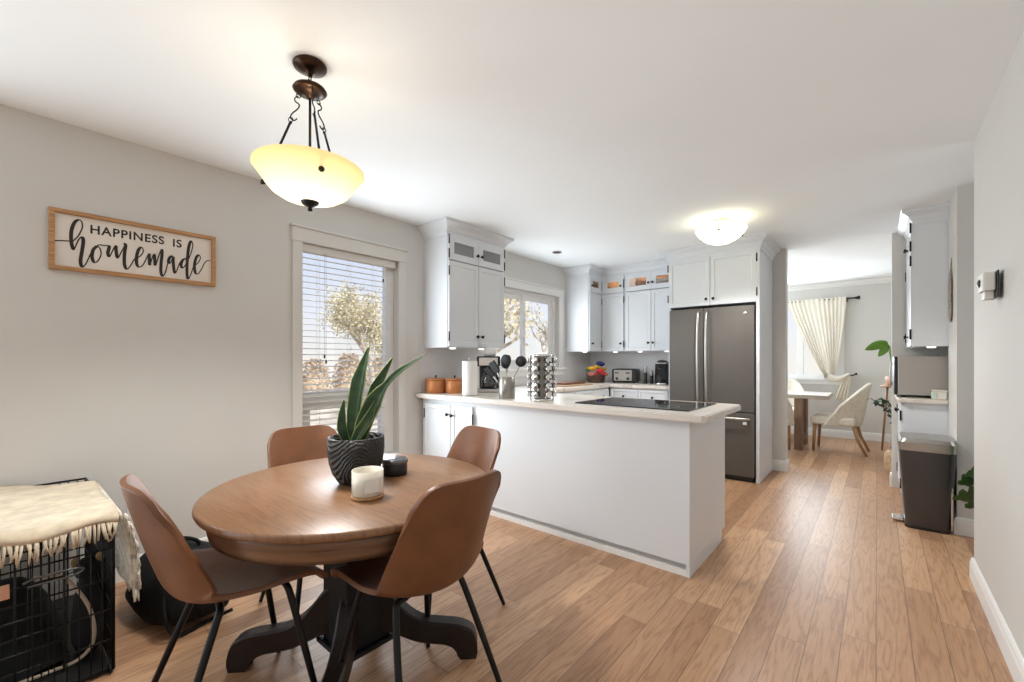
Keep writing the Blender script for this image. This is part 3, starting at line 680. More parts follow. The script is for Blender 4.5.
M_foot = mat('dark_stained_wood', (.016, .009, .007), .45, spec=.35, noise=(10, .4))
for k in range(4):
    a = PI/4+k*PI/2
    # side outline of a foot, r outward and z, cut from thick stock and rounded
    top_ = [(.08, .33), (.13, .29), (.19, .215), (.26, .165), (.34, .15), (.41, .14), (.465, .115), (.485, .07), (.488, .03), (.482, .0)]
    bot_ = [(.08, .13), (.13, .125), (.19, .098), (.25, .075), (.31, .065), (.355, .058), (.385, .045), (.40, .028), (.41, .012), (.42, 0)]
    tp = cat_rom([(x, 0, z) for x, z in top_], 3); bt = cat_rom([(x, 0, z) for x, z in bot_], 3)
    m = MB(); m.T = Matrix.Rotation(a, 4, 'Z'); hw = .034; rows = []
    for p, q in zip(tp, bt):
        e_ = .008
        rows.append([(p.x, -hw+e_, p.z), (p.x, hw-e_, p.z), (p.x, hw, p.z-e_ if p.z > .02 else p.z), (q.x, hw, q.z+(e_ if q.z > .02 else 0)), (q.x, hw-e_, q.z), (q.x, -hw+e_, q.z), (q.x, -hw, q.z+(e_ if q.z > .02 else 0)), (p.x, -hw, p.z-e_ if p.z > .02 else p.z), (p.x, -hw+e_, p.z)])
    m.grid(rows, False); m.build('foot', M_foot, tb_)

def shell_mesh():
    ys = [.235, .225, .19, .10, 0, -.10, -.155, -.19, -.215, -.24, -.262, -.282, -.292]
    zs = [.428, .447, .462, .463, .452, .450, .466, .505, .570, .65, .73, .805, .85]
    ts = [i/(len(ys)-1) for i in range(len(ys))]
    prof = cat_rom([(0, y, z) for y, z in zip(ys, zs)], 4); n = len(prof); rows = []
    NS = 20
    for i in range(n):
        t = i/(n-1)
        W = smooth_interp([0, .12, .3, .5, .62, .8, 1], [.20, .222, .236, .236, .228, .214, .194], t)
        lift = smooth_interp([0, .12, .3, .45, .6, .8, 1], [.004, .016, .034, .07, .096, .082, .045], t)
        row = []
        for k in range(NS+1):
            s = -1+2*k/NS
            # rounded outline at the back's top corners and the seat's front corners
            te = t
            cut = .13*abs(s)**4.5
            if t > .6: te = .6+(t-.6)/.4*(.4-cut)
            cutf = .06*abs(s)**4
            if t < .2: te = cutf+(t/.2)*(.2-cutf)
            f_ = te*(n-1); i0 = min(n-2, int(f_)); p = prof[i0].lerp(prof[i0+1], f_-i0)
            tg = (prof[min(n-1, i0+2)]-prof[max(0, i0-1)]).normalized(); nrm = Vector((0, -tg.z, tg.y)); nrm = -nrm if (nrm.z < 0 and te < .45) or (nrm.y < 0 and te >= .45) else nrm
            L_ = lift*abs(s)**2.0
            q = p+nrm*L_
            row.append((W*s*(1-.05*abs(s)**6), q.y, q.z))
        rows.append(row)
    return rows
def make_chair(label, loc, rz, group):
    c = thing('dining_chair', label, 'chair', loc, rz, group)
    m = MB(); m.grid(shell_mesh()); o = m.build('shell_seat', M_leather, c)
    md = o.modifiers.new('thick', 'SOLIDIFY'); md.thickness = .016; md.offset = -1
    mb = o.modifiers.new('soft', 'BEVEL'); mb.width = .005; mb.segments = 2; mb.limit_method = 'ANGLE'; mb.angle_limit = 1.0
    m = MB()
    m.tube([(-.10, .13, .438), (.10, .13, .438)], .008, 8); m.tube([(-.10, -.06, .438), (.10, -.06, .438)], .008, 8); m.tube([(-.07, .13, .438), (-.07, -.06, .438)], .007, 8); m.tube([(.07, .13, .438), (.07, -.06, .438)], .007, 8)
    m.build('under_frame', M_black, c)
    for sx, (ya, yb) in ((-1, (.13, .215)), (1, (.13, .215)), (-1, (-.06, -.225)), (1, (-.06, -.225))):
        m = MB(); m.tube(cat_rom([(sx*.09, ya, .438), (sx*.128, ya+(yb-ya)*.03, .434), (sx*.145, ya+(yb-ya)*.13, .395), (sx*.178, ya+(yb-ya)*.52, .22), (sx*.215, yb, .004)], 4), [.0115]*13+[.011, .0105, .0095, .009], 10)
        m.build('leg', M_black, c)
    return c
G = 'brown shell chairs round the pedestal table'
def head(dx, dy): return math.atan2(-dx, dy)         # local +y turned to (dx, dy)
cA = make_chair('brown leather shell chair beside the dog crate, seen from its side', (-1.705, .52, 0), head(.07, .998), G)
cB = dup(cA, (-1.245, .955, 0), head(-1, .01), 'brown leather shell chair turning its back to the camera, nearest the peninsula panel')
cC = dup(cA, (-2.14, 1.05, 0), head(1, -.05), 'brown leather shell chair in front of the tall window')
cD = dup(cA, (-1.665, 1.425, 0), head(-.14, -1), 'brown leather shell chair in front of the two-door base cabinet')

# on the table
pl = thing('planter', 'black carved bowl planter on the round table', 'planter', (-1.615, .932, TZ))
prof = [(.0, 0), (.05, 0), (.068, .006), (.09, .04), (.104, .085), (.11, .135), (.109, .185), (.1, .187), (.098, .178), (.096, .16), (0, .158)]
M_planter = mat('carved_black', (.02, .019, .019), .55)
wv = nd(M_planter, 'TexWave'); wv.wave_type = 'RINGS'; wv.inputs['Scale'].default_value = 9; wv.inputs['Distortion'].default_value = 3.5; wv.inputs['Detail'].default_value = 1
tcn = nd(M_planter, 'TexCoord'); mpn = nd(M_planter, 'Mapping'); mpn.inputs['Scale'].default_value = (4.5, 4.5, 2.6); mpn.inputs['Location'].default_value = (.1, .2, -.15); lk(M_planter, tcn.outputs['Object'], mpn.inputs[0]); lk(M_planter, mpn.outputs[0], wv.inputs['Vector'])
bpn = nd(M_planter, 'Bump'); bpn.inputs['Strength'].default_value = 1.; bpn.inputs['Distance'].default_value = .012; lk(M_planter, wv.outputs['Fac'], bpn.inputs['Height']); lk(M_planter, bpn.outputs[0], M_planter.node_tree.nodes['Principled BSDF'].inputs['Normal'])
crn = nd(M_planter, 'ValToRGB'); crn.color_ramp.elements[0].color = (.012, .011, .011, 1); crn.color_ramp.elements[1].color = (.06, .057, .055, 1); lk(M_planter, wv.outputs['Fac'], crn.inputs[0]); lk(M_planter, crn.outputs[0], M_planter.node_tree.nodes['Principled BSDF'].inputs['Base Color'])
pm = [p for p in prof]
MB().lathe(pm[:-1]+[(.094, .15)], 64).build('bowl', M_planter, pl)
MB().lathe([(0, .151), (.05, .155), (.095, .15), (.095, .14), (0, .14)], 32).build('soil', mat('dark_soil', (.02, .014, .01), .95, noise=(40, .5), bump=.8), pl)
sn = thing('snake_plant', 'snake plant with five upright sword leaves growing in the black planter', 'plant', (-1.615, .932, TZ+.15))
R2 = Vector((math.cos(YAW), math.sin(YAW), 0)); F2 = Vector((-math.sin(YAW), math.cos(YAW), 0))
def leaf(pts, widths, tw0=0, tw1=0):
    """pts: (across, depth, height) in the plant's own space; blade channelled along its midrib with a pale margin"""
    P = cat_rom([R2*a+F2*b+Vector((0, 0, c)) for a, b, c in pts], 8); n = len(P); core = []; e1 = []; e2 = []
    for i, p in enumerate(P):
        t = i/(n-1); tg = (P[min(n-1, i+1)]-P[max(0, i-1)]).normalized(); side = tg.cross(F2).normalized(); side = Matrix.Rotation(lerp(tw0, tw1, t), 3, tg) @ side
        nr = tg.cross(side); w = interp([k/(len(widths)-1) for k in range(len(widths))], widths, t)
        core.append([p+side*w*s+nr*w*.35*s*s for s in (-.92, -.5, 0, .5, .92)])
        e1.append([p+side*w*s+nr*w*.35*s*s for s in (-1, -.92)]); e2.append([p+side*w*s+nr*w*.35*s*s for s in (.92, 1)])
    m = MB(); m.grid(core); o = m.build('leaf', M_leaf, sn); md = o.modifiers.new('thick', 'SOLIDIFY'); md.thickness = .0035; md.offset = 0
    m = MB(); m.grid(e1); m.grid(e2); q = m.build('leaf_margin', M_leafed, o); md = q.modifiers.new('thick', 'SOLIDIFY'); md.thickness = .003; md.offset = 0
leaf([(-.015, 0, 0), (-.012, .01, .13), (.005, .02, .26), (.043, .03, .405)], [.018, .027, .029, .001], .2, -.2)
leaf([(.01, .03, 0), (.03, .05, .12), (.06, .07, .23), (.122, .09, .355)], [.016, .022, .024, .001], -.3, .3)
leaf([(.02, -.03, 0), (.045, -.04, .09), (.09, -.05, .18), (.135, -.055, .245), (.19, -.06, .30), (.30, -.07, .37)], [.02, .032, .034, .013, .012, .001], .25, -.5)
leaf([(-.03, -.01, 0), (-.05, -.02, .07), (-.050, -.02, .13), (-.042, -.02, .185)], [.012, .019, .013, .002], .5, .3)
leaf([(.0, -.045, 0), (.03, -.05, .06), (.07, -.055, .12), (.095, -.05, .19)], [.012, .02, .018, .001], -.2, .2)
leaf([(-.035, .02, 0), (-.03, .03, .1), (-.025, .03, .19), (-.012, .035, .26)], [.012, .02, .018, .001], -.5, .2)

cn = thing('candle', 'cream candle in a clear glass tumbler on a wooden coaster', 'candle', (-1.405, .855, TZ))
MB().lathe([(0, 0), (.054, 0), (.057, .003), (.057, .009), (.054, .012), (0, .012)], 32).build('coaster', M_oakwarm, cn)
MB().lathe([(0, .013), (.049, .013), (.051, .017), (.051, .072), (0, .072)], 32).build('wax', mat('cream_wax', (.74, .68, .50), .5), cn)
MB().lathe([(.0, .0125), (.052, .0125), (.0545, .016), (.0545, .1), (.0525, .1), (.052, .02)], 32, caps=False).build('glass_tumbler', mat('frosted_cream', (.72, .68, .58), .22), cn)
MB().box(-.02, .03, -.0552, -.0545, .03, .075).build('paper_label', M_paper, cn).rotation_euler = (0, 0, YAW+.5)
MB().tube([(0, 0, .072), (.002, 0, .085)], .0015, 6).build('wick', M_ink, cn)
tn = thing('lidded_tin', 'black round lidded tin behind the candle on the round table', 'tin', (-1.60, 1.105, TZ))
MB().lathe([(0, 0), (.05, 0), (.053, .004), (.053, .044), (.05, .048), (0, .048)], 32).build('tin', M_blackp, tn)
MB().lathe([(0, .0485), (.054, .0485), (.056, .051), (.056, .064), (.05, .07), (0, .072)], 32).build('lid', mat('satin_grey', (.16, .16, .17), .2, .6), tn)

# ------------------------------------------------------------------ pendant and kitchen lamp
M_amber = lampglass('amber_bowl_glass', (.97, .92, .76), .13, (.95, .74, .46), .03, .15)
M_ivory = lampglass('ivory_bowl_glass', (.95, .93, .72), .36)
def ring(c, r_, t, ax):                     # a small closed loop
    a = Vector(ax).normalized(); u = a.orthogonal().normalized(); w = a.cross(u)
    return [Vector(c)+(u*math.cos(k*PI/8)+w*math.sin(k*PI/8))*r_ for k in range(16)]
PX, PY = -1.79, .825
pd = thing('pendant_lamp', 'bronze pendant lamp with lit amber glass bowl above the round table', 'lamp', (PX, PY, 1.85))
MB().lathe([(0, 2.44), (.062, 2.44), (.066, 2.432), (.062, 2.424), (.03, 2.412), (.012, 2.405), (.008, 2.39), (0, 2.388)], 32, PX, PY, 0).build('canopy', M_bronze, pd, True)
m = MB()
for k, z in enumerate((2.382, 2.366)): m.tube(ring((PX, PY, z), .011, .002, (1, 0, 0) if k % 2 else (0, 1, 0)), .0022, 6, True)
m.build('chain', M_bronze, pd, True)
MB().lathe([(0, 2.355), (.03, 2.352), (.06, 2.342), (.066, 2.332), (.06, 2.325), (.045, 2.322), (.02, 2.312), (.012, 2.30), (0, 2.298)], 32, PX, PY, 0).build('upper_disc', M_bronze, pd, True)
MB().tube([(PX, PY, 2.30), (PX, PY, 1.86)], .0055, 8).build('stem', M_bronze, pd, True)
RB = .212
bowlp = [(.03, 1.872), (.07, 1.876), (.11, 1.888), (.145, 1.91), (.168, 1.938), (.186, 1.966), (.2, 1.985), (RB, 2.0), (RB-.002, 2.008), (RB-.008, 2.006), (.193, 1.988), (.178, 1.966), (.16, 1.94), (.137, 1.914), (.105, 1.895), (.07, 1.883), (.03, 1.879)]
MB().lathe(bowlp, 64, PX, PY, 0, caps=False).build('glass_bowl', M_amber, pd, True)
MB().lathe([(0, 1.880), (.032, 1.880), (.036, 1.872), (.03, 1.862), (.014, 1.853), (.007, 1.848), (.01, 1.842), (.008, 1.835), (0, 1.833)], 20, PX, PY, 0).build('finial', M_black, pd, True)
for k in range(3):
    a = math.radians(-12+120*k); d = Vector((math.cos(a), math.sin(a), 0)); P0 = Vector((PX, PY, 0))
    h = MB()
    top = P0+d*.045+Vector((0, 0, 2.318)); side = d.cross(Vector((0, 0, 1)))
    h.tube(ring(top-Vector((0, 0, .01)), .009, .002, side), .002, 6, True)
    S = [(0, .0), (.010, -.006), (.010, -.018), (-.002, -.030), (.002, -.045), (.018, -.062), (.024, -.078), (.014, -.088), (.004, -.080)]
    h.tube(cat_rom([top+Vector((0, 0, -.012))+d*x*1.3+Vector((0, 0, z*1.15)) for x, z in S], 5), .0028, 6)
    bot = P0+d*.178+Vector((0, 0, 1.955)); j = top+d*.03+Vector((0, 0, -.118))
    h.tube(ring(j+Vector((0, 0, .008)), .009, .002, side), .002, 6, True)
    h.sphere(j-Vector((0, 0, .004)), .006, u=8, v=6); h.tube([j, bot], [.0048, .0048], 8)
    h.build('hanging_rod', M_black, pd, True)
    q = MB(); q.T = Matrix.Translation(P0+d*.176+Vector((0, 0, 1.95))) @ Vector((0, 0, 1)).rotation_difference((d+Vector((0, 0, -.9))).normalized()).to_matrix().to_4x4()
    q.lathe([(0, 0), (.011, 0), (.012, .006), (.008, .012), (.004, .018), (0, .019)], 12); q.build('bowl_clip', M_black, pd, True)
bulb('pendant_bulb', (PX, PY, 1.97), 1.15, (1, .93, .80), .04)
KX, KY = -1.04, 4.05
kl = thing('ceiling_lamp', 'semi-flush ceiling lamp with lit ivory glass bowl before the refrigerator', 'lamp', (KX, KY, 2.2))
MB().lathe([(0, 2.44), (.062, 2.44), (.07, 2.43), (.066, 2.418), (.04, 2.41), (0, 2.408)], 32, KX, KY, 0).build('canopy', M_steel, kl, True)
MB().lathe([(.02, 2.232), (.07, 2.238), (.12, 2.26), (.16, 2.29), (.188, 2.322), (.205, 2.352), (.203, 2.358), (.197, 2.355), (.18, 2.328), (.153, 2.298), (.115, 2.269), (.07, 2.247), (.02, 2.241)], 48, KX, KY, 0, caps=False).build('glass_bowl', M_ivory, kl, True)
for k in range(3):
    a = math.radians(-80+120*k); d = Vector((math.cos(a), math.sin(a), 0)); P0 = Vector((KX, KY, 0))
    m = MB(); m.tube(cat_rom([P0+d*.045+Vector((0, 0, 2.415)), P0+d*.10+Vector((0, 0, 2.39)), P0+d*.17+Vector((0, 0, 2.33)), P0+d*.183+Vector((0, 0, 2.31))], 4), .005, 8); m.sphere(P0+d*.188+Vector((0, 0, 2.308)), .010, u=10, v=8); m.build('arm', M_darkst, kl, True)
MB().tube([(KX, KY, 2.41), (KX, KY, 2.33)], .008, 8).build('bulb_holder', M_steel, kl, True)
bulb('kitchen_bulb', (KX, KY, 2.31), 1.3, (1, .94, .82), .03)
rs = thing('recessed_light', 'dark recessed downlight in the ceiling before the kitchen window', 'lamp', (-2.76, 4.05, 2.44))
MB().lathe([(.055, -.001), (.055, -.006), (.042, -.008), (.042, -.001), (.055, -.001)], 28, caps=False).build('trim_ring', M_trim, rs)
MB().lathe([(.05, -.0065), (.0495, -.009), (.02, -.0075), (0, -.007)], 28).build('dark_lens', M_bronze, rs)

# ------------------------------------------------------------------ wall sign
sg = thing('wall_sign', 'wood-framed white sign reading HAPPINESS IS homemade on the left wall', 'sign', (XL, .51, 1.835))
y0, y1, z0, z1 = .155, .869, 1.679, 1.99; fw = .021
m = MB(); X0, X1 = XL+.002, XL+.028
m.box(X0, X1, y0, y0+fw, z0, z1, .001); m.box(X0, X1, y1-fw, y1, z0, z1, .001); m.box(X0, X1, y0+fw, y1-fw, z1-fw, z1, .001); m.box(X0, X1, y0+fw, y1-fw, z0, z0+fw, .001)
m.build('frame', M_oakwarm, sg, True)
MB().box(XL+.002, XL+.012, y0+fw-.002, y1-fw+.002, z0+fw-.002, z1-fw+.002).build('board', mat('sign_white', (.76, .70, .63), .7, noise=(3, .05)), sg, True)
def sign_pt(u, v):                                   # picture point of the lettering -> place on the board
    a = (u-512)/432; rx = -math.sin(YAW)+a*math.cos(YAW); ry = math.cos(YAW)+a*math.sin(YAW); d = (XL+.0125)/rx
    return Vector((XL+.0125, d*ry, 1.22-(v-360)/432*d))
Z5 = lambda x, y: sign_pt(30+x/7.58, 195+y/7.58)
Z6 = lambda x, y: sign_pt(120+x/8.52, 215+y/8.52)
script = [
  [Z5(175, 345), Z5(240, 346), Z5(312, 350)],
  [Z5(322, 352), Z5(365, 310), Z5(396, 250), Z5(392, 205), Z5(370, 188), Z5(338, 208), Z5(316, 262), Z5(311, 320), Z5(317, 378), Z5(331, 414), Z5(346, 388), Z5(368, 340), Z5(394, 318), Z5(404, 350), Z5(394, 425), Z5(383, 500), Z5(396, 546), Z5(424, 520), Z5(452, 462), Z5(484, 400)],
  [Z5(505, 388), Z5(478, 418), Z5(470, 470), Z5(486, 510), Z5(514, 500), Z5(538, 452), Z5(530, 404), Z5(507, 388), Z5(528, 378), Z5(560, 382), Z5(592, 384), Z5(600, 396), Z5(590, 440), Z5(602, 468), Z5(622, 430), Z5(648, 384), Z5(652, 420), Z5(664, 478), Z5(690, 436), Z5(720, 378), Z6(40, 243), Z6(48, 265), Z6(38, 330), Z6(38, 420), Z6(58, 462), Z6(90, 430), Z6(122, 378), Z6(170, 352), Z6(198, 312), Z6(186, 276), Z6(160, 292), Z6(142, 350), Z6(142, 415), Z6(162, 444), Z6(196, 424), Z6(226, 368), Z6(246, 330), Z6(250, 380), Z6(254, 428), Z6(272, 372), Z6(290, 334), Z6(296, 384), Z6(302, 430), Z6(324, 366), Z6(352, 294), Z6(358, 330), Z6(350, 410), Z6(348, 485), Z6(364, 522), Z6(386, 488), Z6(404, 420), Z6(418, 372), Z6(446, 346)],
  [Z6(448, 348), Z6(424, 362), Z6(412, 398), Z6(424, 412), Z6(444, 380), Z6(452, 356), Z6(454, 410), Z6(460, 470), Z6(470, 496), Z6(488, 462), Z6(506, 414), Z6(530, 382), Z6(560, 368)],
  [Z6(562, 372), Z6(534, 384), Z6(520, 424), Z6(532, 452), Z6(556, 428), Z6(586, 370), Z6(612, 300), Z6(620, 250), Z6(606, 222), Z6(588, 262), Z6(576, 350), Z6(570, 450), Z6(572, 520), Z6(582, 545), Z6(602, 508), Z6(628, 440), Z6(662, 410), Z6(684, 370), Z6(672, 340), Z6(648, 366), Z6(634, 430), Z6(642, 492), Z6(664, 502), Z6(692, 464), Z6(720, 410), Z6(744, 390), Z6(770, 390)],
]
m = MB()
for st in script:
    P = cat_rom(st, 5); n = len(P); rows = []
    for i, p in enumerate(P):
        t = (P[min(n-1, i+1)]-P[max(0, i-1)]).normalized(); nr = Vector((0, -t.z, t.y))
        down = max(0, -t.z); w = .0027+.0046*down**1.3
        rows.append([p-nr*w, p+nr*w])
    m.grid([[(q.x+i*2e-6, q.y, q.z) for q in r_] for i, r_ in enumerate(rows)], False)
o = m.build('script_lettering', M_ink, sg, True, label='brush script word homemade'); md = o.modifiers.new('thick', 'SOLIDIFY'); md.thickness = .001
def lettering(txt, name, pa, pb, height, m_, parent, x_out, label=None):
    cu = bpy.data.curves.new('letters', 'FONT'); cu.body = txt; cu.size = 1; cu.extrude = .0; cu.offset = .02; cu.space_character = 1.12
    tmp = bpy.data.objects.new('letters', cu); C.objects.link(tmp); bpy.context.view_layer.update()
    me = bpy.data.meshes.new_from_object(tmp.evaluated_get(bpy.context.evaluated_depsgraph_get())); bpy.data.objects.remove(tmp)
    xs = [v.co.x for v in me.vertices]; ys = [v.co.y for v in me.vertices]; X0, X1, Y0, Y1 = min(xs), max(xs), min(ys), max(ys)
    for v in me.vertices:
        a = (v.co.x-X0)/(X1-X0); b = (v.co.y-Y0)/(Y1-Y0)
        v.co = Vector((x_out, lerp(pa.y, pb.y, a), lerp(pa.z, pb.z, a)+b*height))-parent.location
    me.materials.append(m_); o = bpy.data.objects.new(name, me); C.objects.link(o); o.parent = parent
    if label: o['label'] = label
    md = o.modifiers.new('thick', 'SOLIDIFY'); md.thickness = .001
pa, pb = Z5(458, 291), Z6(524, 278)
lettering('HAPPINESS', 'capital_lettering', pa, Z6(376, 253), .047, M_ink, sg, XL+.0128, 'dark capitals HAPPINESS')
lettering('IS', 'capital_lettering', Z6(452, 271), Z6(526, 280), .047, M_ink, sg, XL+.0128, 'dark capitals IS')

# outlet on the left wall, thermostat on the right wall, hanging ornament on the nook's end
ol = thing('wall_outlet', 'white double outlet low on the left wall by the black bag', 'outlet', (XL, .488, .35))
MB().box(XL+.0005, XL+.006, .452, .524, .293, .407, .003).build('cover_plate', mat('outlet_white', (.78, .77, .74), .4), ol, True)
m = MB()
for z in (.325, .375): m.box(XL+.006, XL+.008, .472, .504, z-.016, z+.016, .004)
s = m.build('socket', mat('outlet_white', (.78, .77, .74), .4), ol, True)
m = MB()
for z in (.325, .375):
    for dy in (-.007, .007): m.box(XL+.008, XL+.0085, .488+dy-.0015, .488+dy+.0015, z-.003, z+.009)
    m.box(XL+.008, XL+.0085, .4855, .4905, z-.011, z-.006)
m.build('slots', M_ink, s, True)
th = thing('thermostat', 'white wall thermostat with dark round lens on the right wall', 'thermostat', (.4, 2.82, 1.55))
MB().box(.393, .3995, 2.755, 2.895, 1.49, 1.607, .002).build('shadow_gap', M_blackp, th, True)  # black sheet standing in for the shadow between housing and wall
M_ivp = mat('ivory_plastic', (.66, .645, .60), .45)
MB().box(.352, .392, 2.765, 2.885, 1.522, 1.603, .007, 3).build('housing', M_ivp, th, True)
MB().box(.362, .3925, 2.80, 2.875, 1.488, 1.523, .004).build('lower_housing', M_ivp, th, True)
MB().sphere((.352, 2.835, 1.562), .018, .5, 1, 1).build('lens', M_blackglass, th, True)
hn = thing('hanging_ornament', 'slender woven ornament hanging on the narrow nook wall end', 'ornament', (.428, 4.58, 1.65))
M_cane = mat('grey_cane', (.34, .29, .24), .8, noise=(60, .4), bump=.6)
m = MB(); m.lathe([(0, 1.5), (.02, 1.51), (.03, 1.54), (.034, 1.65), (.034, 1.78), (.026, 1.85), (.012, 1.88), (0, 1.885)], 16, .418, 4.58, 0, .28, 1.6); m.build('body', M_cane, hn, True)
MB().tube([(.42, 4.58, 1.88), (.424, 4.58, 1.985)], [.006, .002], 8).build('hanger', M_cane, hn, True)

# ------------------------------------------------------------------ worktop things
def can(x, y, r_, h_, label):
    o = thing('copper_canister', label, 'canister', (x, y, .92))
    M_cop = mat('copper', (.46, .17, .055), .4, .25, noise=(5, .12))
    MB().lathe([(0, 0), (r_-.004, 0), (r_, .004), (r_, h_-.012), (r_-.003, h_-.01), (0, h_-.01)], 40).build('pot', M_cop, o)
    ld = MB().lathe([(0, h_-.009), (r_+.002, h_-.009), (r_+.002, h_+.002), (r_-.01, h_+.007), (0, h_+.01)], 40).build('lid', M_cop, o)
    MB().lathe([(0, h_+.01), (.006, h_+.01), (.005, h_+.02), (.011, h_+.027), (.009, h_+.035), (0, h_+.037)], 14).build('knob', M_bronze, ld)
    return o
can(-3.085, 2.57, .092, .125, 'wider copper canister on the counter, against the left wall')
can(-2.93, 2.66, .08, .125, 'narrower copper canister on the counter, beside the paper towels')
pt = thing('paper_towel_holder', 'black upright holder inside the paper towel roll', 'holder', (-2.62, 2.55, .92))
MB().lathe([(0, 0), (.07, 0), (.07, .006), (0, .008)], 32).build('base', M_steel, pt); MB().tube([(0, 0, .006), (0, 0, .305)], .007, 8).sphere((0, 0, .31), .011).build('post', M_steel, pt)
tag(MB().lathe([(.02, .009), (.062, .009), (.064, .012), (.064, .287), (.062, .29), (.02, .29), (.02, .009)], 40, -2.62, 2.55, .92, caps=False).build('paper_towel_roll', M_paper), 'white paper towel roll standing beside the copper canisters', 'paper towel')
cm = thing('coffee_maker', 'black and chrome drip coffee maker with glass carafe by the left wall', 'coffee maker', (-2.80, 2.98, .92), math.radians(40))
MB().box(-.1, .1, -.13, .11, 0, .035, .012, 3).build('base', M_steel, cm)
MB().box(-.095, .095, .03, .11, .036, .24, .01, 3).build('back_column', M_blackp, cm)
MB().box(-.11, .11, -.125, .11, .241, .335, .014, 3).build('brew_head', M_blackp, cm)
MB().box(-.085, .085, -.131, -.1255, .25, .322, .004).build('front_plate', mat('satin_plate', (.62, .56, .50), .4, .35), cm)
cf = MB().lathe([(0, .037), (.06, .037), (.073, .06), (.075, .11), (.06, .155), (.05, .17), (.046, .17), (.055, .152), (.07, .108), (.068, .062), (.055, .042), (0, .042)], 28, 0, -.05, 0).build('carafe', M_cabglass, cm)
MB().lathe([(0, .043), (.054, .043), (.067, .062), (.068, .085), (0, .085)], 28, 0, -.05, 0).build('coffee', mat('coffee', (.02, .01, .006), .2), cf)
MB().lathe([(0, .2), (.03, .198), (.05, .185), (.052, .17), (0, .17)], 28, 0, -.05, 0).build('lid', M_blackp, cf)
MB().tube(cat_rom([(.05, -.07, .165), (.09, -.1, .16), (.1, -.11, .12), (.072, -.085, .07)], 5), .009, 8).build('carafe_handle', M_blackp, cf)
tag(MB().lathe([(0, 0), (.05, 0), (.062, .02), (.066, .05), (.05, .075), (.02, .085), (0, .086)], 24, -2.84, 3.03, 1.256).build('filter_stack', M_paper), 'white rounded stack of paper filters on the drip coffee maker', 'paper filters')
uc = thing('utensil_crock', 'stainless utensil crock on the peninsula counter', 'crock', (-2.225, 2.57, .92))
MB().lathe([(0, 0), (.062, 0), (.064, .003), (.064, .163), (.062, .165), (.060, .163), (.060, .006), (0, .006)], 36).build('crock', mat('crock_steel', (.34, .33, .30), .28, .9), uc)
def utensil(kind, label, ang, lean, L, headfn):
    o = thing(kind, label, 'utensil', (-2.225, 2.57, .928), 0, 'kitchen utensils in the steel crock')
    d = (R2*math.cos(ang)+F2*math.sin(ang)); p0 = -d*.02+Vector((0, 0, .012)); p1 = d*lean+Vector((0, 0, L))
    MB().tube([p0, p0.lerp(p1, .5), p1], [.006, .0048, .005], 8).build('handle', M_steel, o)
    q = MB(); q.T = Matrix.Translation(p1) @ Vector((0, 0, 1)).rotation_difference((p1-p0).normalized()).to_matrix().to_4x4(); headfn(q); q.build('head', mat('matt_black_nylon', (.005, .005, .005), .6), o)
utensil('ladle', 'black ladle leaning right out of the steel crock', .1, .105, .245, lambda q: q.sphere((0, -.015, .035), .052, 1, .62, .85))
utensil('pasta_server', 'black slotted server standing upright in the steel crock', 2.2, .012, .24, lambda q: q.sphere((0, 0, .04), .05, 1, .35, 1.15))
utensil('spatula', 'black spatula leaning left out of the steel crock', 3.0, .08, .20, lambda q: q.box(-.035, .035, -.006, .006, -.01, .09, .005))
utensil('serving_spoon', 'black spoon behind the slotted server in the steel crock', 1.4, .03, .25, lambda q: q.sphere((0, 0, .035), .036, 1, .3, 1.4))
utensil('turner', 'black handled turner leaning far left in the steel crock', 3.4, .115, .17, lambda q: q.box(-.03, .03, -.005, .005, -.01, .08, .004))

SX, SY = -1.905, 2.60
sr = thing('spice_rack', 'revolving chrome spice rack tower on the peninsula counter', 'spice rack', (SX, SY, .92))
MB().lathe([(0, 0), (.088, 0), (.092, .006), (.088, .016), (.03, .02), (0, .02)], 32).build('base', M_chrome, sr)
MB().lathe([(0, .325), (.085, .325), (.09, .332), (.085, .342), (.03, .35), (.012, .352), (0, .352)], 32).build('top_plate', M_chrome, sr)
m = MB()
for k in range(6):
    a = k*PI/3-.42+PI/6; d = Vector((math.cos(a), math.sin(a), 0)); s = Vector((-d.y, d.x, 0)); p = d*.052
    m.grid([[p-s*.026+Vector((0, 0, .018)), p+s*.026+Vector((0, 0, .018))], [p-s*.026+Vector((0, 0, .327)), p+s*.026+Vector((0, 0, .327))]], False)
    a2 = a+PI/6; e_ = Vector((math.cos(a2), math.sin(a2), 0))*.084; m.tube([e_+Vector((0, 0, .015)), e_+Vector((0, 0, .33))], .004, 6)
m.build('column', mat('rack_steel', (.22, .21, .20), .35, .8), sr)
M_lid = M_chrome; M_spice = [mat('spice_brown', (.16, .07, .03), .7), mat('spice_green', (.10, .12, .05), .7), mat('spice_dark', (.05, .035, .025), .7)]
tiers = ['bottom', 'second lowest', 'middle', 'second highest', 'top']; proto = {}
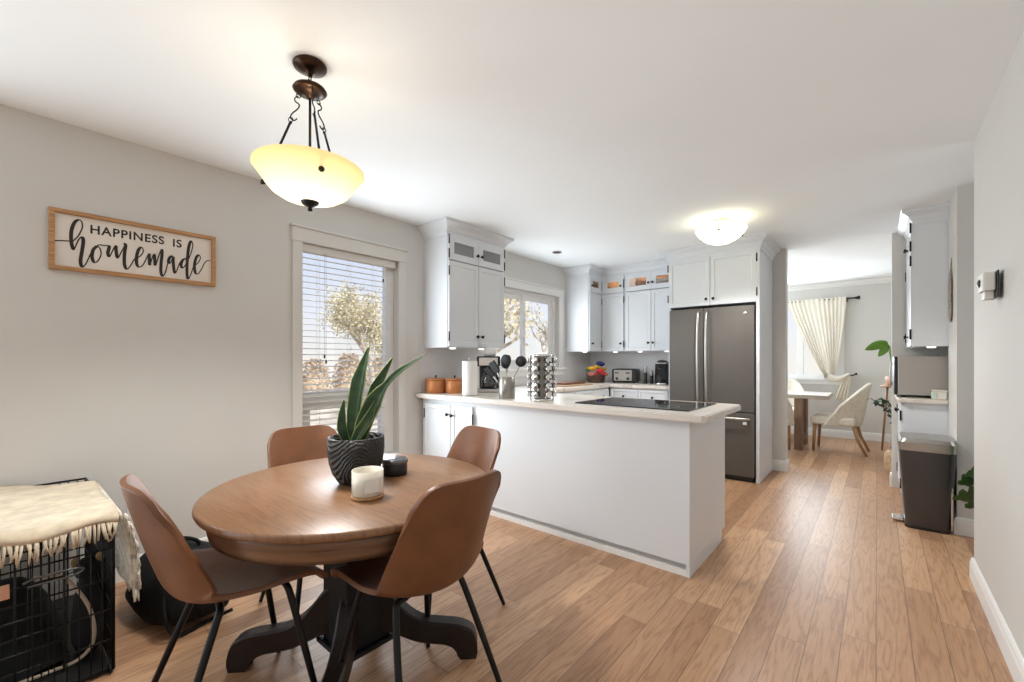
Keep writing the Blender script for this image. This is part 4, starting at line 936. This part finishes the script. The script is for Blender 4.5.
for t in range(5):
    for k in range(6):
        a = k*PI/3-.42; z = .05+t*.062
        lb = 'chrome-lidded glass spice jar in the %s tier of the revolving rack' % tiers[t]
        ci = (t+k) % 3
        if ci not in proto:
            j = thing('spice_jar', lb, 'jar', (0, 0, 0), 0, 'jars in the revolving spice rack')
            q = MB(); q.T = Matrix.Rotation(PI/2, 4, 'Y'); q.lathe([(0, .054), (.02, .054), (.022, .058), (.022, .088), (.018, .092), (0, .092)], 16); q.build('glass', M_clear, j)
            q = MB(); q.T = Matrix.Rotation(PI/2, 4, 'Y'); q.lathe([(0, .056), (.0195, .056), (.0195, .082), (0, .082)], 14); q.build('spice', M_spice[ci], j)
            q = MB(); q.T = Matrix.Rotation(PI/2, 4, 'Y'); q.lathe([(0, .0925), (.022, .0925), (.024, .094), (.024, .106), (.021, .109), (0, .109)], 18); q.build('lid', M_chrome, j)
            proto[ci] = j
        else: j = dup(proto[ci], label=lb)
        j['label'] = lb; j.location = (SX, SY, .92+z); j.rotation_euler = (0, 0, a)

# along the window counter and the back wall
tag(MB().prism([(-3.0, 4.02), (-2.62, 4.02), (-2.62, 4.62), (-3.0, 4.62)], .92, .938, .004).build('cutting_board', wood('pale_board', (.55, .38, .22), (.4, .25, .13), 1, 7, .5)), 'pale wooden cutting board lying under the kitchen window', 'cutting board')
tag(MB().prism([(-2.97, 4.10), (-2.68, 4.10), (-2.68, 4.55), (-2.97, 4.55)], .938, .96, .006).build('cutting_board', wood('dark_board', (.22, .085, .045), (.12, .04, .02), 1, 7, .45)), 'dark reddish cutting board stacked on the pale one', 'cutting board')
fl = thing('flower_basket', 'dark basket holding red and yellow flowers in the kitchen corner', 'basket', (-2.86, 5.12, .92))
MB().lathe([(0, 0), (.10, 0), (.115, .02), (.125, .10), (.13, .13), (.122, .13), (.115, .1), (0, .09)], 32).build('basket', mat('dark_wicker', (.09, .04, .025), .8, noise=(50, .5), bump=.7), fl)
FM = [mat('red_petal', (.55, .02, .02), .6), mat('yellow_petal', (.75, .42, .03), .6), mat('blue_petal', (.02, .03, .16), .6), mat('pink_petal', (.5, .16, .12), .6), mat('green_leaf', (.12, .2, .05), .6)]
for k, (a, b, c, r_, ci) in enumerate((a*1.1, b, .09+(c-.09)*.82, r_*1.25, ci) for a, b, c, r_, ci in [(.03, -.08, .17, .045, 0), (.06, -.09, .13, .035, 0), (-.06, -.06, .21, .04, 1), (.0, -.03, .23, .035, 1), (.05, 0, .285, .05, 2), (-.07, -.09, .12, .04, 3), (.1, -.05, .12, .035, 3), (-.1, 0, .19, .03, 4), (.1, .02, .2, .03, 1), (-.02, -.1, .12, .03, 0)]):
    o = thing('flower', ['red flower', 'yellow flower', 'dark blue round flower', 'dusky pink flower', 'green leafy sprig'][ci]+' in the dark basket, kitchen corner', 'flower', fl.location, 0, 'flowers in the dark basket')
    p = R2*a+F2*b; q = MB()
    for i in range(9):
        an = i*2.4; rr = r_*.55*math.sqrt((i+.3)/9); q.sphere((p.x+rr*math.cos(an), p.y+rr*math.sin(an), c+.012*math.cos(i)), r_*.5, 1, 1, .7, 8, 6)
    q.build('petals', FM[ci], o)
    MB().tube([(p.x*.4, p.y*.4, .092), (p.x, p.y, c)], .003, 5).build('stem', FM[4], o)
to = thing('toaster', 'black four-slice toaster with steel front on the back counter', 'toaster', (-2.53, 5.32, .92), math.radians(14))
MB().box(-.16, .16, -.115, .14, .012, .185, .02, 4).build('body', M_blackp, to)
MB().box(-.13, .10, -.1215, -.1155, .03, .17, .006).build('front_plate', M_steel, to)
for x in (-.09, .05):
    MB().box(x-.025, x+.025, -.14, -.122, .125, .14, .004).build('lever', M_blackp, to)
    q = MB(); q.T = Matrix.Translation((x, -.1215, .06)) @ Matrix.Rotation(PI/2, 4, 'X'); q.lathe([(0, 0), (.018, 0), (.016, .014), (0, .015)], 14); q.build('dial', M_blackp, to)
MB().box(-.14, .13, -.07, -.04, .1855, .187).box(-.14, .13, .04, .07, .1855, .187).build('slots', M_ink, to)
for x, y in ((-.13, -.09), (.13, -.09), (-.13, .11), (.13, .11)): MB().lathe([(.012, 0), (.014, .014), (0, .014)], 10, x, y, 0).build('foot', M_blackp, to)
for x, y, h_, lb in ((-2.245, 5.28, .23, 'tall chrome-topped black pepper mill between toaster and pod machine'), (-2.175, 5.31, .17, 'short black salt mill beside the pod coffee machine')):
    o = thing('spice_mill', lb, 'mill', (x, y, .92))
    MB().lathe([(0, 0), (.025, 0), (.026, .004), (.021, h_*.3), (.023, h_*.6), (0, h_*.6)], 18).build('body', M_blackp, o)
    MB().lathe([(0, h_*.605), (.02, h_*.605), (.022, h_*.64), (.016, h_*.82), (.018, h_*.88), (.01, h_), (0, h_)], 18).build('cap', M_steel, o)
nb = thing('pod_coffee_machine', 'glossy black rounded pod coffee machine beside the refrigerator', 'coffee maker', (-2.02, 5.25, .92), math.radians(16))
MB().lathe([(0, .004), (.092, .004), (.097, .012), (.097, .2), (.095, .24), (.082, .272), (.05, .296), (0, .304)], 36, 0, .05, 0, .92, 1.1).build('body', mat('gloss_black', (.012, .012, .013), .14), nb)
MB().box(-.05, .05, -.14, -.01, .20, .255, .018, 3).build('brew_head', mat('gloss_black', (.012, .012, .013), .14), nb)
MB().tube(cat_rom([(-.065, -.04, .262), (-.06, -.125, .262), (0, -.15, .262), (.06, -.125, .262), (.065, -.04, .262)], 5), .006, 8).build('lever', M_chrome, nb)
MB().lathe([(0, 0), (.06, 0), (.06, .02), (.055, .024), (0, .024)], 28, 0, -.1, 0).build('drip_tray', M_chrome, nb)
MB().box(.085, .11, .0, .13, .02, .23, .01, 3).build('water_tank', M_clear, nb)

# ------------------------------------------------------------------ trash can and plant at the nook
tr = thing('trash_can', 'dark grey step trash can with steel rim before the base cabinet', 'trash can', (.275, 4.43, 0))
def tapered(m, hx0, hy0, hx1, hy1, z0, z1, r0=.04, n=6):
    rows = []
    for z, hx, hy in ((z0, hx0, hy0), ((z0+z1)/2, (hx0+hx1)/2, (hy0+hy1)/2), (z1, hx1, hy1)):
        rg = []
        for cx, cy, a0 in ((1, 1, 0), (-1, 1, PI/2), (-1, -1, PI), (1, -1, 1.5*PI)):
            for k in range(n+1):
                a = a0+k*PI/2/n; rg.append((cx*(hx-r0)+r0*math.cos(a), cy*(hy-r0)+r0*math.sin(a), z))
        rg.append(rg[0]); rows.append(rg)
    m.grid(rows); bt = bmesh.new(); bt.faces.new([bt.verts.new(p) for p in rows[0][:-1]][::-1]); m._add(bt); bt = bmesh.new(); bt.faces.new([bt.verts.new(p) for p in rows[-1][:-1]]); m._add(bt)
    return m
tapered(MB(), .118, .165, .148, .19, .02, .565).build('bin', M_darkst, tr)
tapered(MB(), .12, .168, .12, .168, 0, .02).build('base', M_blackp, tr)
tapered(MB(), .152, .194, .155, .197, .566, .625).build('rim', M_steel, tr)
tapered(MB(), .15, .192, .14, .18, .626, .652).build('lid', M_steel, tr)
MB().box(-.19, -.12, -.06, .06, .012, .03, .006).build('pedal', M_chrome, tr)
MB().box(.118, .13, -.167, -.12, .03, .33, .004).build('hinge_bar', M_chrome, tr)
fp = thing('leafy_plant', 'split-leaf plant peeking from the hallway behind the right wall', 'plant', (.665, 4.05, .0))
M_gleaf = mat('split_leaf_green', (.045, .13, .03), .35, noise=(6, .4))
MB().lathe([(0, 0), (.1, 0), (.11, .01), (.13, .2), (.135, .22), (.12, .22), (.11, .19), (0, .19)], 28).build('pot', M_cer, fp)
rnd = random.Random(4)
def blade(parent, base_, tip, w, m_, fingers=5, roll=0):
    base_ = Vector(base_); tip = Vector(tip); ax = (tip-base_); L = ax.length; ax.normalize(); sd = ax.cross(Vector((0, 0, 1))).normalized(); up = sd.cross(ax); Q = Matrix.Rotation(roll, 3, ax); sd = Q @ sd; up = Q @ up
    mb = MB(); n = 12; rows = []
    for i in range(n+1):
        t = i/n; ww = w*math.sin(PI*min(1, .08+t*.92))**.7*(1-.25*t); p = base_+ax*L*t-Vector((0, 0, .12*L*t*t))
        rows.append([p-sd*ww+up*ww*.18, p-sd*ww*.5+up*ww*.03, p, p+sd*ww*.5+up*ww*.03, p+sd*ww+up*ww*.18])
    if fingers:
        for i, r_ in enumerate(rows):
            if i % 3 == 1 and 2 < i < n: r_[0] = r_[1]-sd*.002; r_[4] = r_[3]+sd*.002
    mb.grid(rows, True); return mb.build('leaf', m_, parent)
for tip, bs in (((-.26, .02, .42), (-.12, .0, .47)), ((-.29, -.02, .33), (-.10, -.04, .38)), ((-.22, .08, .26), (-.08, .03, .34)), ((-.12, -.2, .45), (-.02, -.08, .5)), ((.15, .1, .5), (.05, .03, .48)), ((.05, -.25, .36), (.02, -.1, .42)), ((-.24, -.08, .5), (-.08, -.04, .54)), ((.22, -.1, .4), (.08, -.04, .44))):
    blade(fp, bs, tip, .085, M_gleaf, 5, .95); MB().tube(cat_rom([(0, 0, .19), (bs[0]*.4, bs[1]*.4, bs[2]*.8), bs], 5), .005, 6).build('stem', M_gleaf, fp)

# ------------------------------------------------------------------ dining room beyond
dt = thing('dining_table', 'wooden trestle table with pale top in the far dining room', 'table', (-1.5, 7.3, 0))
MB().box(-2.4, -.48, 6.95, 7.72, .70, .755, .008).build('tabletop', wood('weathered_top', (.46, .40, .34), (.33, .28, .23), 0, 5, .22), dt, True)
M_trest = wood('trestle_brown', (.26, .16, .10), (.15, .085, .05), 2, 6, .5)
for x in (-.82, -2.1): MB().box(x-.045, x+.045, 6.98, 7.16, 0, .699, .006).box(x-.045, x+.045, 7.5, 7.68, 0, .699, .006).box(x-.045, x+.045, 7.17, 7.49, .1, .18, .005).build('trestle', M_trest, dt, True)
M_legw = wood('leg_oak', (.42, .24, .12), (.28, .15, .07), 2, 8, .45)
def wing_chair(label, loc, rz):
    c = thing('upholstered_chair', label, 'chair', loc, rz, 'cream upholstered chairs in the dining room')
    MB().box(-.25, .25, -.22, .26, .36, .47, .03, 4).build('seat', M_cream, c)
    rows = []; NS = 18
    for i in range(11):
        t = i/10; row = []
        for k in range(NS+1):
            s = -1+2*k/NS; hz = lerp(.36, .92-.30*abs(s)**2.6, t); lean = -.05-.10*(hz-.36)/.56
            y = -.20+lean+.36*abs(s)**2.4*(1-.35*t); row.append((.275*s*(1-.0*t)*(1.02 if abs(s) < .9 else 1), y, hz))
        rows.append(row)
    o = MB().grid(rows).build('backrest', M_cream, c); md = o.modifiers.new('thick', 'SOLIDIFY'); md.thickness = .045; md.offset = 0; mb = o.modifiers.new('soft', 'BEVEL'); mb.width = .018; mb.segments = 3; mb.limit_method = 'ANGLE'; mb.angle_limit = .9
    for sx in (-1, 1):
        MB().tube([(sx*.21, .21, .37), (sx*.215, .225, 0)], [.024, .015], 10).build('leg', M_legw, c)
        MB().tube([(sx*.2, -.2, .37), (sx*.205, -.24, .2), (sx*.21, -.33, 0)], [.024, .02, .015], 10).build('leg', M_legw, c)
    return c
wA = wing_chair('cream wing-backed dining chair at the table end, seen from its side', (-.42, 7.28, 0), head(-1, .05))
dup(wA, (-1.12, 7.98, 0), head(0, -1), 'cream dining chair on the window side of the far table')
dup(wA, (-1.13, 6.72, 0), head(0, 1), 'cream dining chair on the near side of the far table, half behind the wall')
# curtain, rod and tie-back
rd_ = thing('curtain_rod', 'dark curtain rod above the dining room window', 'curtain rod', (-1.2, 8.42, 2.17))
MB().tube([(-2.15, 8.42, 2.17), (-.28, 8.42, 2.17)], .011, 10).build('rod', M_black, rd_, True)
q = MB(); q.T = Matrix.Translation((-.28, 8.42, 2.17)) @ Matrix.Rotation(PI/2, 4, 'Y'); q.lathe([(.012, 0), (.014, .02), (.03, .08), (.028, .085), (0, .085)], 16); q.build('finial', M_black, rd_, True)
for x in (-.36, -2.1): MB().box(x-.012, x+.012, 8.41, 8.499, 2.12, 2.185, .003).build('bracket', M_black, rd_, True)
cu = thing('curtain', 'cream curtain swept aside to a hook on the dining room window', 'curtain', (-.8, 8.4, 1.5))
M_cur = bpy.data.materials.new('sheer_cream'); M_cur.use_nodes = True; nt = M_cur.node_tree; nt.nodes.remove(nt.nodes['Principled BSDF'])
dfn = nd(M_cur, 'BsdfDiffuse'); dfn.inputs[0].default_value = (.84, .79, .69, 1); trn = nd(M_cur, 'BsdfTranslucent'); trn.inputs[0].default_value = (.84, .79, .68, 1); mxn = nd(M_cur, 'MixShader'); mxn.inputs[0].default_value = .22
lk(M_cur, dfn.outputs[0], mxn.inputs[1]); lk(M_cur, trn.outputs[0], mxn.inputs[2]); lk(M_cur, mxn.outputs[0], nt.nodes['Material Output'].inputs[0])
rows = []; NX = 90
for i in range(31):
    t = i/30; z = lerp(2.195, .98, t)
    left = lerp(-1.14, -.63, t**1.15); right = lerp(-.36, -.50, t**1.5)
    z_s = z
    row = []
    for k in range(NX+1):
        s = k/NX; x = lerp(left, right, s); amp = lerp(.012, .018, t)
        row.append((x, 8.405-.02*t+amp*math.sin(s*2*PI*13+1.5*math.sin(s*7))*(.6+.4*math.sin(s*11)), z_s-(.05*t*(1-s))+.0*s))
    rows.append(row)
MB().grid(rows).build('drape', M_cur, cu, True)
rows = []
for i in range(15):                                   # gathered swag running to the hook and the tail below it
    t = i/14; c = Vector((lerp(-.58, -.33, t), 8.36, .955+.04*t-.05*math.sin(PI*t)))
    rows.append([c+Vector((0, .035*math.cos(a)*(1+.2*math.sin(5*a)), (.055-.03*t)*math.sin(a)*(1+.25*math.sin(4*a+t*3)))) for a in [k*2*PI/20 for k in range(21)]])
MB().grid(rows).build('swag', M_cur, cu, True)
rows = []
for i in range(13):
    t = i/12; row = []
    for k in range(31):
        s = k/30; x = lerp(-.40-.06*t, -.30-.0*t, s)-.05*t; row.append((x, 8.37+.02*math.sin(s*2*PI*4)*(.4+t), lerp(.97, .58, t)+.05*(1-s)*t))
    rows.append(row)
MB().grid(rows).build('tail', M_cur, cu, True)
hk = thing('curtain_hook', 'dark tie-back hook holding the cream curtain', 'hook', (-.3, 8.45, .99))
MB().tube(cat_rom([(-.30, 8.499, .985), (-.30, 8.36, .985), (-.27, 8.33, .995), (-.24, 8.35, 1.01)], 4), .010, 8).sphere((-.24, 8.35, 1.01), .018).build('hook', M_black, hk, True)
# plants and stands by the dining room's right end
ps = thing('plant_stand', 'small wooden plant stand with a round top behind the right cabinets', 'stand', (.17, 7.6, 0))
MB().lathe([(0, .86), (.14, .86), (.145, .87), (.14, .885), (0, .885)], 28).build('top', M_legw, ps)
for k in range(3):
    a = k*2.09+.4; MB().tube([(.08*math.cos(a), .08*math.sin(a), .86), (.15*math.cos(a), .15*math.sin(a), 0)], [.014, .012], 8).build('leg', M_legw, ps)
pk = thing('pink_pot_plant', 'broad-leaved plant in a pink pot on the wooden stand', 'plant', (.17, 7.6, .885))
MB().lathe([(0, 0), (.06, 0), (.085, .04), (.09, .1), (.08, .12), (.07, .12), (0, .1)], 24).build('pot', mat('pink_glaze', (.55, .30, .22), .35), pk)
M_bright = mat('bright_leaf', (.16, .33, .05), .4, noise=(5, .35))
for tip, bs in (((-.16, -.05, .40), (-.04, -.01, .52)), ((-.30, .02, .50), (-.06, 0, .56)), ((.1, .1, .5), (.02, .02, .45)), ((.05, -.2, .45), (.0, -.06, .5)), ((.22, -.02, .42), (.06, 0, .48))):
    blade(pk, bs, tip, .075, M_bright, 0, 1.0); MB().tube([(0, 0, .1), bs], .005, 6).build('stem', M_bright, pk)
tw = thing('twiggy_plant', 'dark small-leaved branching plant in a black pot on the dining floor', 'plant', (.24, 6.9, 0))
MB().lathe([(0, 0), (.09, 0), (.1, .01), (.12, .17), (.11, .18), (0, .16)], 24).build('pot', M_blackp, tw)
M_dleaf = mat('dark_leaf', (.02, .045, .02), .45)
for k in range(7):
    a = PI+(k-3)*.42; st = cat_rom([(0, 0, .16), (.06*math.cos(a), .06*math.sin(a), .40), (.16*math.cos(a), .16*math.sin(a), .62+.03*(k % 3)), (.30*math.cos(a), .26*math.sin(a), .70+.05*(k % 2))], 4)
    MB().tube(st, .005, 5).build('stem', M_bark if False else M_dleaf, tw)
    m = MB()
    for i in range(4, len(st)):
        p = st[i]; d = Vector((rnd.uniform(-1, 1), rnd.uniform(-1, 1), rnd.uniform(-.6, .6))).normalized(); w = d.orthogonal().normalized()
        m.grid([[p, p], [p+d*.03-w*.02, p+d*.03+w*.02], [p+d*.065, p+d*.065]], False)
    m.build('leaves', M_dleaf, tw)
tag(MB().lathe([(0, 0), (.10, 0), (.13, .04), (.15, .14), (.14, .25), (.115, .29), (.105, .29), (.12, .2), (0, .05)], 28, .2, 5.98, 0).build('woven_basket', mat('tan_wicker', (.50, .34, .20), .85, noise=(50, .3), bump=.6)), 'tan woven basket on the floor past the right cabinets', 'basket')

# ------------------------------------------------------------------ dog crate corner
cx0, cx1, cy0, cy1, ch = -3.14, -2.28, -.32, .285, .605
dc = thing('dog_crate', 'black wire dog crate under a cream throw, lower left corner', 'dog crate', ((cx0+cx1)/2, (cy0+cy1)/2, 0))
def wire_panel(name, a, b, nv, nh, m_=M_black, double=False, r1=.0022, r2=.0034):
    m = MB(); a = Vector(a); b = Vector(b); z0, z1 = .015, ch
    for k in range(nv+1):
        p = a.lerp(b, k/nv); m.tube([(p.x, p.y, z0), (p.x, p.y, z1)], r1 if 0 < k < nv else .005, 6)
    for k in range(nh+1):
        z = lerp(z0, z1, k/nh); m.tube([(a.x, a.y, z), (b.x, b.y, z)], r2 if 0 < k < nh else .005, 6)
    return m.build(name, m_, dc, True)
wire_panel('front_panel', (cx1, cy0, 0), (cx1, cy1, 0), 19, 5)
wire_panel('side_panel', (cx0, cy1, 0), (cx1, cy1, 0), 26, 5); wire_panel('side_panel', (cx0, cy0, 0), (cx1, cy0, 0), 26, 5)
wire_panel('back_panel', (cx0, cy0, 0), (cx0, cy1, 0), 19, 5)
m = MB()
for k in range(20): y = lerp(cy0, cy1, k/19); m.tube([(cx0, y, ch), (cx1, y, ch)], .0022, 6)
for k in range(6): x = lerp(cx0, cx1, k/5); m.tube([(x, cy0, ch), (x, cy1, ch)], .0034, 6)
m.build('roof_panel', M_black, dc, True)
dr = MB()
for k in range(10): y = lerp(-.2, .15, k/9); dr.tube([(cx1+.008, y, .08), (cx1+.008, y, .55)], .0022 if 0 < k < 9 else .0045, 6)
for z in (.08, .2, .315, .43, .55): dr.tube([(cx1+.008, -.2, z), (cx1+.008, .15, z)], .0038, 6)
do = dr.build('door', M_black, dc, True)
m = MB(); m.tube(cat_rom([(cx1+.014, .05, .44), (cx1+.022, .08, .452), (cx1+.022, .17, .452), (cx1+.014, .2, .44), (cx1+.022, .17, .428), (cx1+.022, .06, .428)], 4), .004, 6); m.build('latch', M_darkst, do, True)
MB().box(cx0+.01, cx1-.008, cy0+.01, cy1-.01, .004, .022, .003).build('tray', M_blackp, dc, True)
for y in (cy0+.03, cy1-.01): MB().tube(ring((cx1-.005, y, .019), .017, .004, (0, 1, 0)), .004, 8, True).build('corner_foot', M_black, dc, True)
tag(MB().box(cx1+.014, cx1+.02, -.17, .02, .405, .435+.02, .002).build('name_plaque', mat('copper_plaque', (.55, .30, .20), .4, .4)), 'small plain copper-coloured plaque fixed to the crate door', 'plaque')
# bolster bed with pale piping inside, and a plush toy
bd = thing('dog_bed', 'black cushion bed with pale piping propped inside the crate', 'pet bed', (-2.74, -.02, .024))
rows = []
for i in range(17):
    u_ = -1+i/8; row = []
    for k in range(17):
        v_ = -1+k/8; rr = max(abs(u_), abs(v_)); hgt = .31*(1-abs(u_)**3.2)*(1-abs(v_)**3.4)*(.75+.25*math.sin(u_*2.2+.6))
        row.append((.3*u_, .2*v_, hgt+.02*math.sin(5*u_+3*v_)))
    rows.append(row)
o = MB().grid(rows).build('cushion', mat('black_fleece', (.012, .014, .016), .95, noise=(12, .4), bump=.4), bd)
MB().tube(cat_rom([(.30, .10, .37), (.325, .173, .355), (.33, .237, .24), (.33, .2615, .137), (.33, .257, .055), (.33, .217, .012), (.33, .14, .006), (.33, .06, .006), (.33, -.1, .006)], 6), .0065, 8).build('piping', mat('pale_piping', (.52, .43, .33), .8), bd)
ty = thing('plush_toy', 'small dark plush toy with tan ears sitting inside the crate', 'toy', (-2.50, .232, .024))
MB().lathe([(0, 0), (.035, .005), (.048, .05), (.05, .12), (.042, .22), (.025, .30), (0, .31)], 20).build('body', mat('black_fleece', (.012, .014, .016), .95), ty)
MB().sphere((0, 0, .335), .043, 1, 1, 1.05).build('head', mat('black_fleece', (.012, .014, .016), .95), ty)
for s_ in (-1, 1): MB().sphere((.01, s_*.036, .372), .014, .6, 1, 1.5, 10, 8).build('ear', mat('tan_plush', (.35, .24, .14), .95, noise=(30, .3)), ty)
# cream throw
tw_ = thing('throw_blanket', 'cream fringed throw blanket draped over the dog crate', 'blanket', (-2.7, 0, ch))
rows = []; N1, N2 = 40, 30
def zt(x, y): return ch+.014+.006*math.sin(x*13+y*5)+.005*math.sin(y*17-x*7)
for i in range(N1+1):
    y = lerp(-.42, cy1+.012, i/N1); row = []
    for k in range(N2+1):
        s = k/N2; xb = lerp(-3.15, -2.90, max(0, (y-.05)/.25)) if y > .05 else -3.15
        xf = cx1+.012+.012*math.sin(y*15); x = lerp(xb, xf, s); row.append((x, y, zt(x, y)))
    xf = row[-1][0]
    for dz in (.012, .03): row.append((xf+.012, y, zt(xf, y)-dz-.006*math.sin(y*23)))
    rows.append(row)
o = MB().grid(rows).build('cloth', M_throw, tw_, True); md = o.modifiers.new('thick', 'SOLIDIFY'); md.thickness = .008; md.offset = 1
# side fall beyond the crate's far side
rows = []
for i in range(21):
    t = i/20; row = []
    for k in range(25):
        s = k/24; x = lerp(-2.90, cx1+.005, s); y = cy1+.022+.030*math.sin(min(1, t*1.6)*PI/2)+.010*math.sin(s*19+t*2)*t; row.append((x, y, ch+.016-.30*t-.012*math.sin(s*14)*t))
    rows.append(row)
o = MB().grid(rows).build('side_fall', mat('cream_throw_pile', (.68, .62, .52), .95, noise=(40, .25), bump=.8), tw_, True); md = o.modifiers.new('thick', 'SOLIDIFY'); md.thickness = .012
fr_ = MB(); rnd = random.Random(11)
for k in range(80):
    y = lerp(-.41, cy1+.005, k/79)+rnd.uniform(-.004, .004); x = cx1+.03+.012*math.sin(y*15); z = zt(cx1, y)-.03-.006*math.sin(y*23)
    dy = rnd.uniform(-.02, .02); L = rnd.uniform(.045, .075)
    fr_.tube([(x-.004, y, z+.008), (x+.003, y+dy*.4, z-L*.5), (x+rnd.uniform(-.004, .006), y+dy, z-L)], [.0048, .0042, .003], 6)
fr_.build('front_fringe', M_throw, tw_, True, kind='stuff')
fr_ = MB()
for k in range(220):
    t = rnd.random(); s = rnd.random(); edge = rnd.random() < .5
    x = cx1+.005 if edge else lerp(-2.85, cx1, s); tt = t if edge else 1; y = cy1+.03+.030*math.sin(min(1, tt*1.6)*PI/2); z = ch+.01-.30*tt
    d = Vector((rnd.uniform(.0, .03) if edge else rnd.uniform(-.015, .015), rnd.uniform(.005, .025), rnd.uniform(-.06, -.02)))
    fr_.tube([(x, y, z), Vector((x, y, z))+d*.6, Vector((x, y, z))+d+Vector((0, -.005, -.01))], [.005, .0045, .002], 5)
fr_.build('side_fringe', mat('cream_throw_pile', (.68, .62, .52), .95), tw_, True, kind='stuff')
# black soft bag
bg_ = thing('duffel_bag', 'black soft bag slumped on the floor between crate and chair', 'bag', (-2.62, .575, 0))
rows = []; NB = 28
for i in range(NB+1):
    ph = PI*i/NB; row = []
    for k in range(NB+1):
        a = 2*PI*k/NB; sx_, sy_ = math.cos(a), math.sin(a); r_ = math.sin(ph)**.7
        z = .15-.15*math.copysign(abs(math.cos(ph))**.8, -math.cos(ph))*-1
        z = .155*(1+math.copysign(abs(math.cos(ph))**.75, math.cos(ph)))
        wob = 1+.06*math.sin(3*a+z*14)+.05*math.sin(5*a-z*22)
        x = .30*r_*math.copysign(abs(sx_)**.75, sx_)*wob*(1.08-.8*z); y = .185*r_*math.copysign(abs(sy_)**.75, sy_)*wob*(1.1-1.0*z)
        row.append((x, y, max(.002, z+.012*math.sin(6*a)*r_)))
    rows.append(row)
M_bag = mat('black_nylon', (.006, .006, .006), .75, spec=.2, noise=(16, .4), bump=.5)
MB().grid(rows).build('body', M_bag, bg_)
MB().tube(cat_rom([(.05, -.10, .27), (.06, -.10, .33), (.07, -.02, .365), (.06, .05, .33), (.05, .06, .28)], 6), .009, 8).build('handle', M_bag, bg_)
MB().tube(cat_rom([(-.25, -.02, .2), (-.1, .0, .285), (.1, .01, .285), (.24, .02, .19)], 6), .004, 6).build('zip', M_black, bg_)
MB().tube(cat_rom([(.2, -.1, .22), (.285, -.12, .12), (.29, -.08, .02), (.25, .05, .012), (.27, .14, .03)], 6), .008, 6).build('strap', M_bag, bg_)
MB().box(.045, .05, -.055, -.005, .28, .335, .002).build('hang_tag', mat('pale_blue_tag', (.45, .52, .66), .5), bg_)
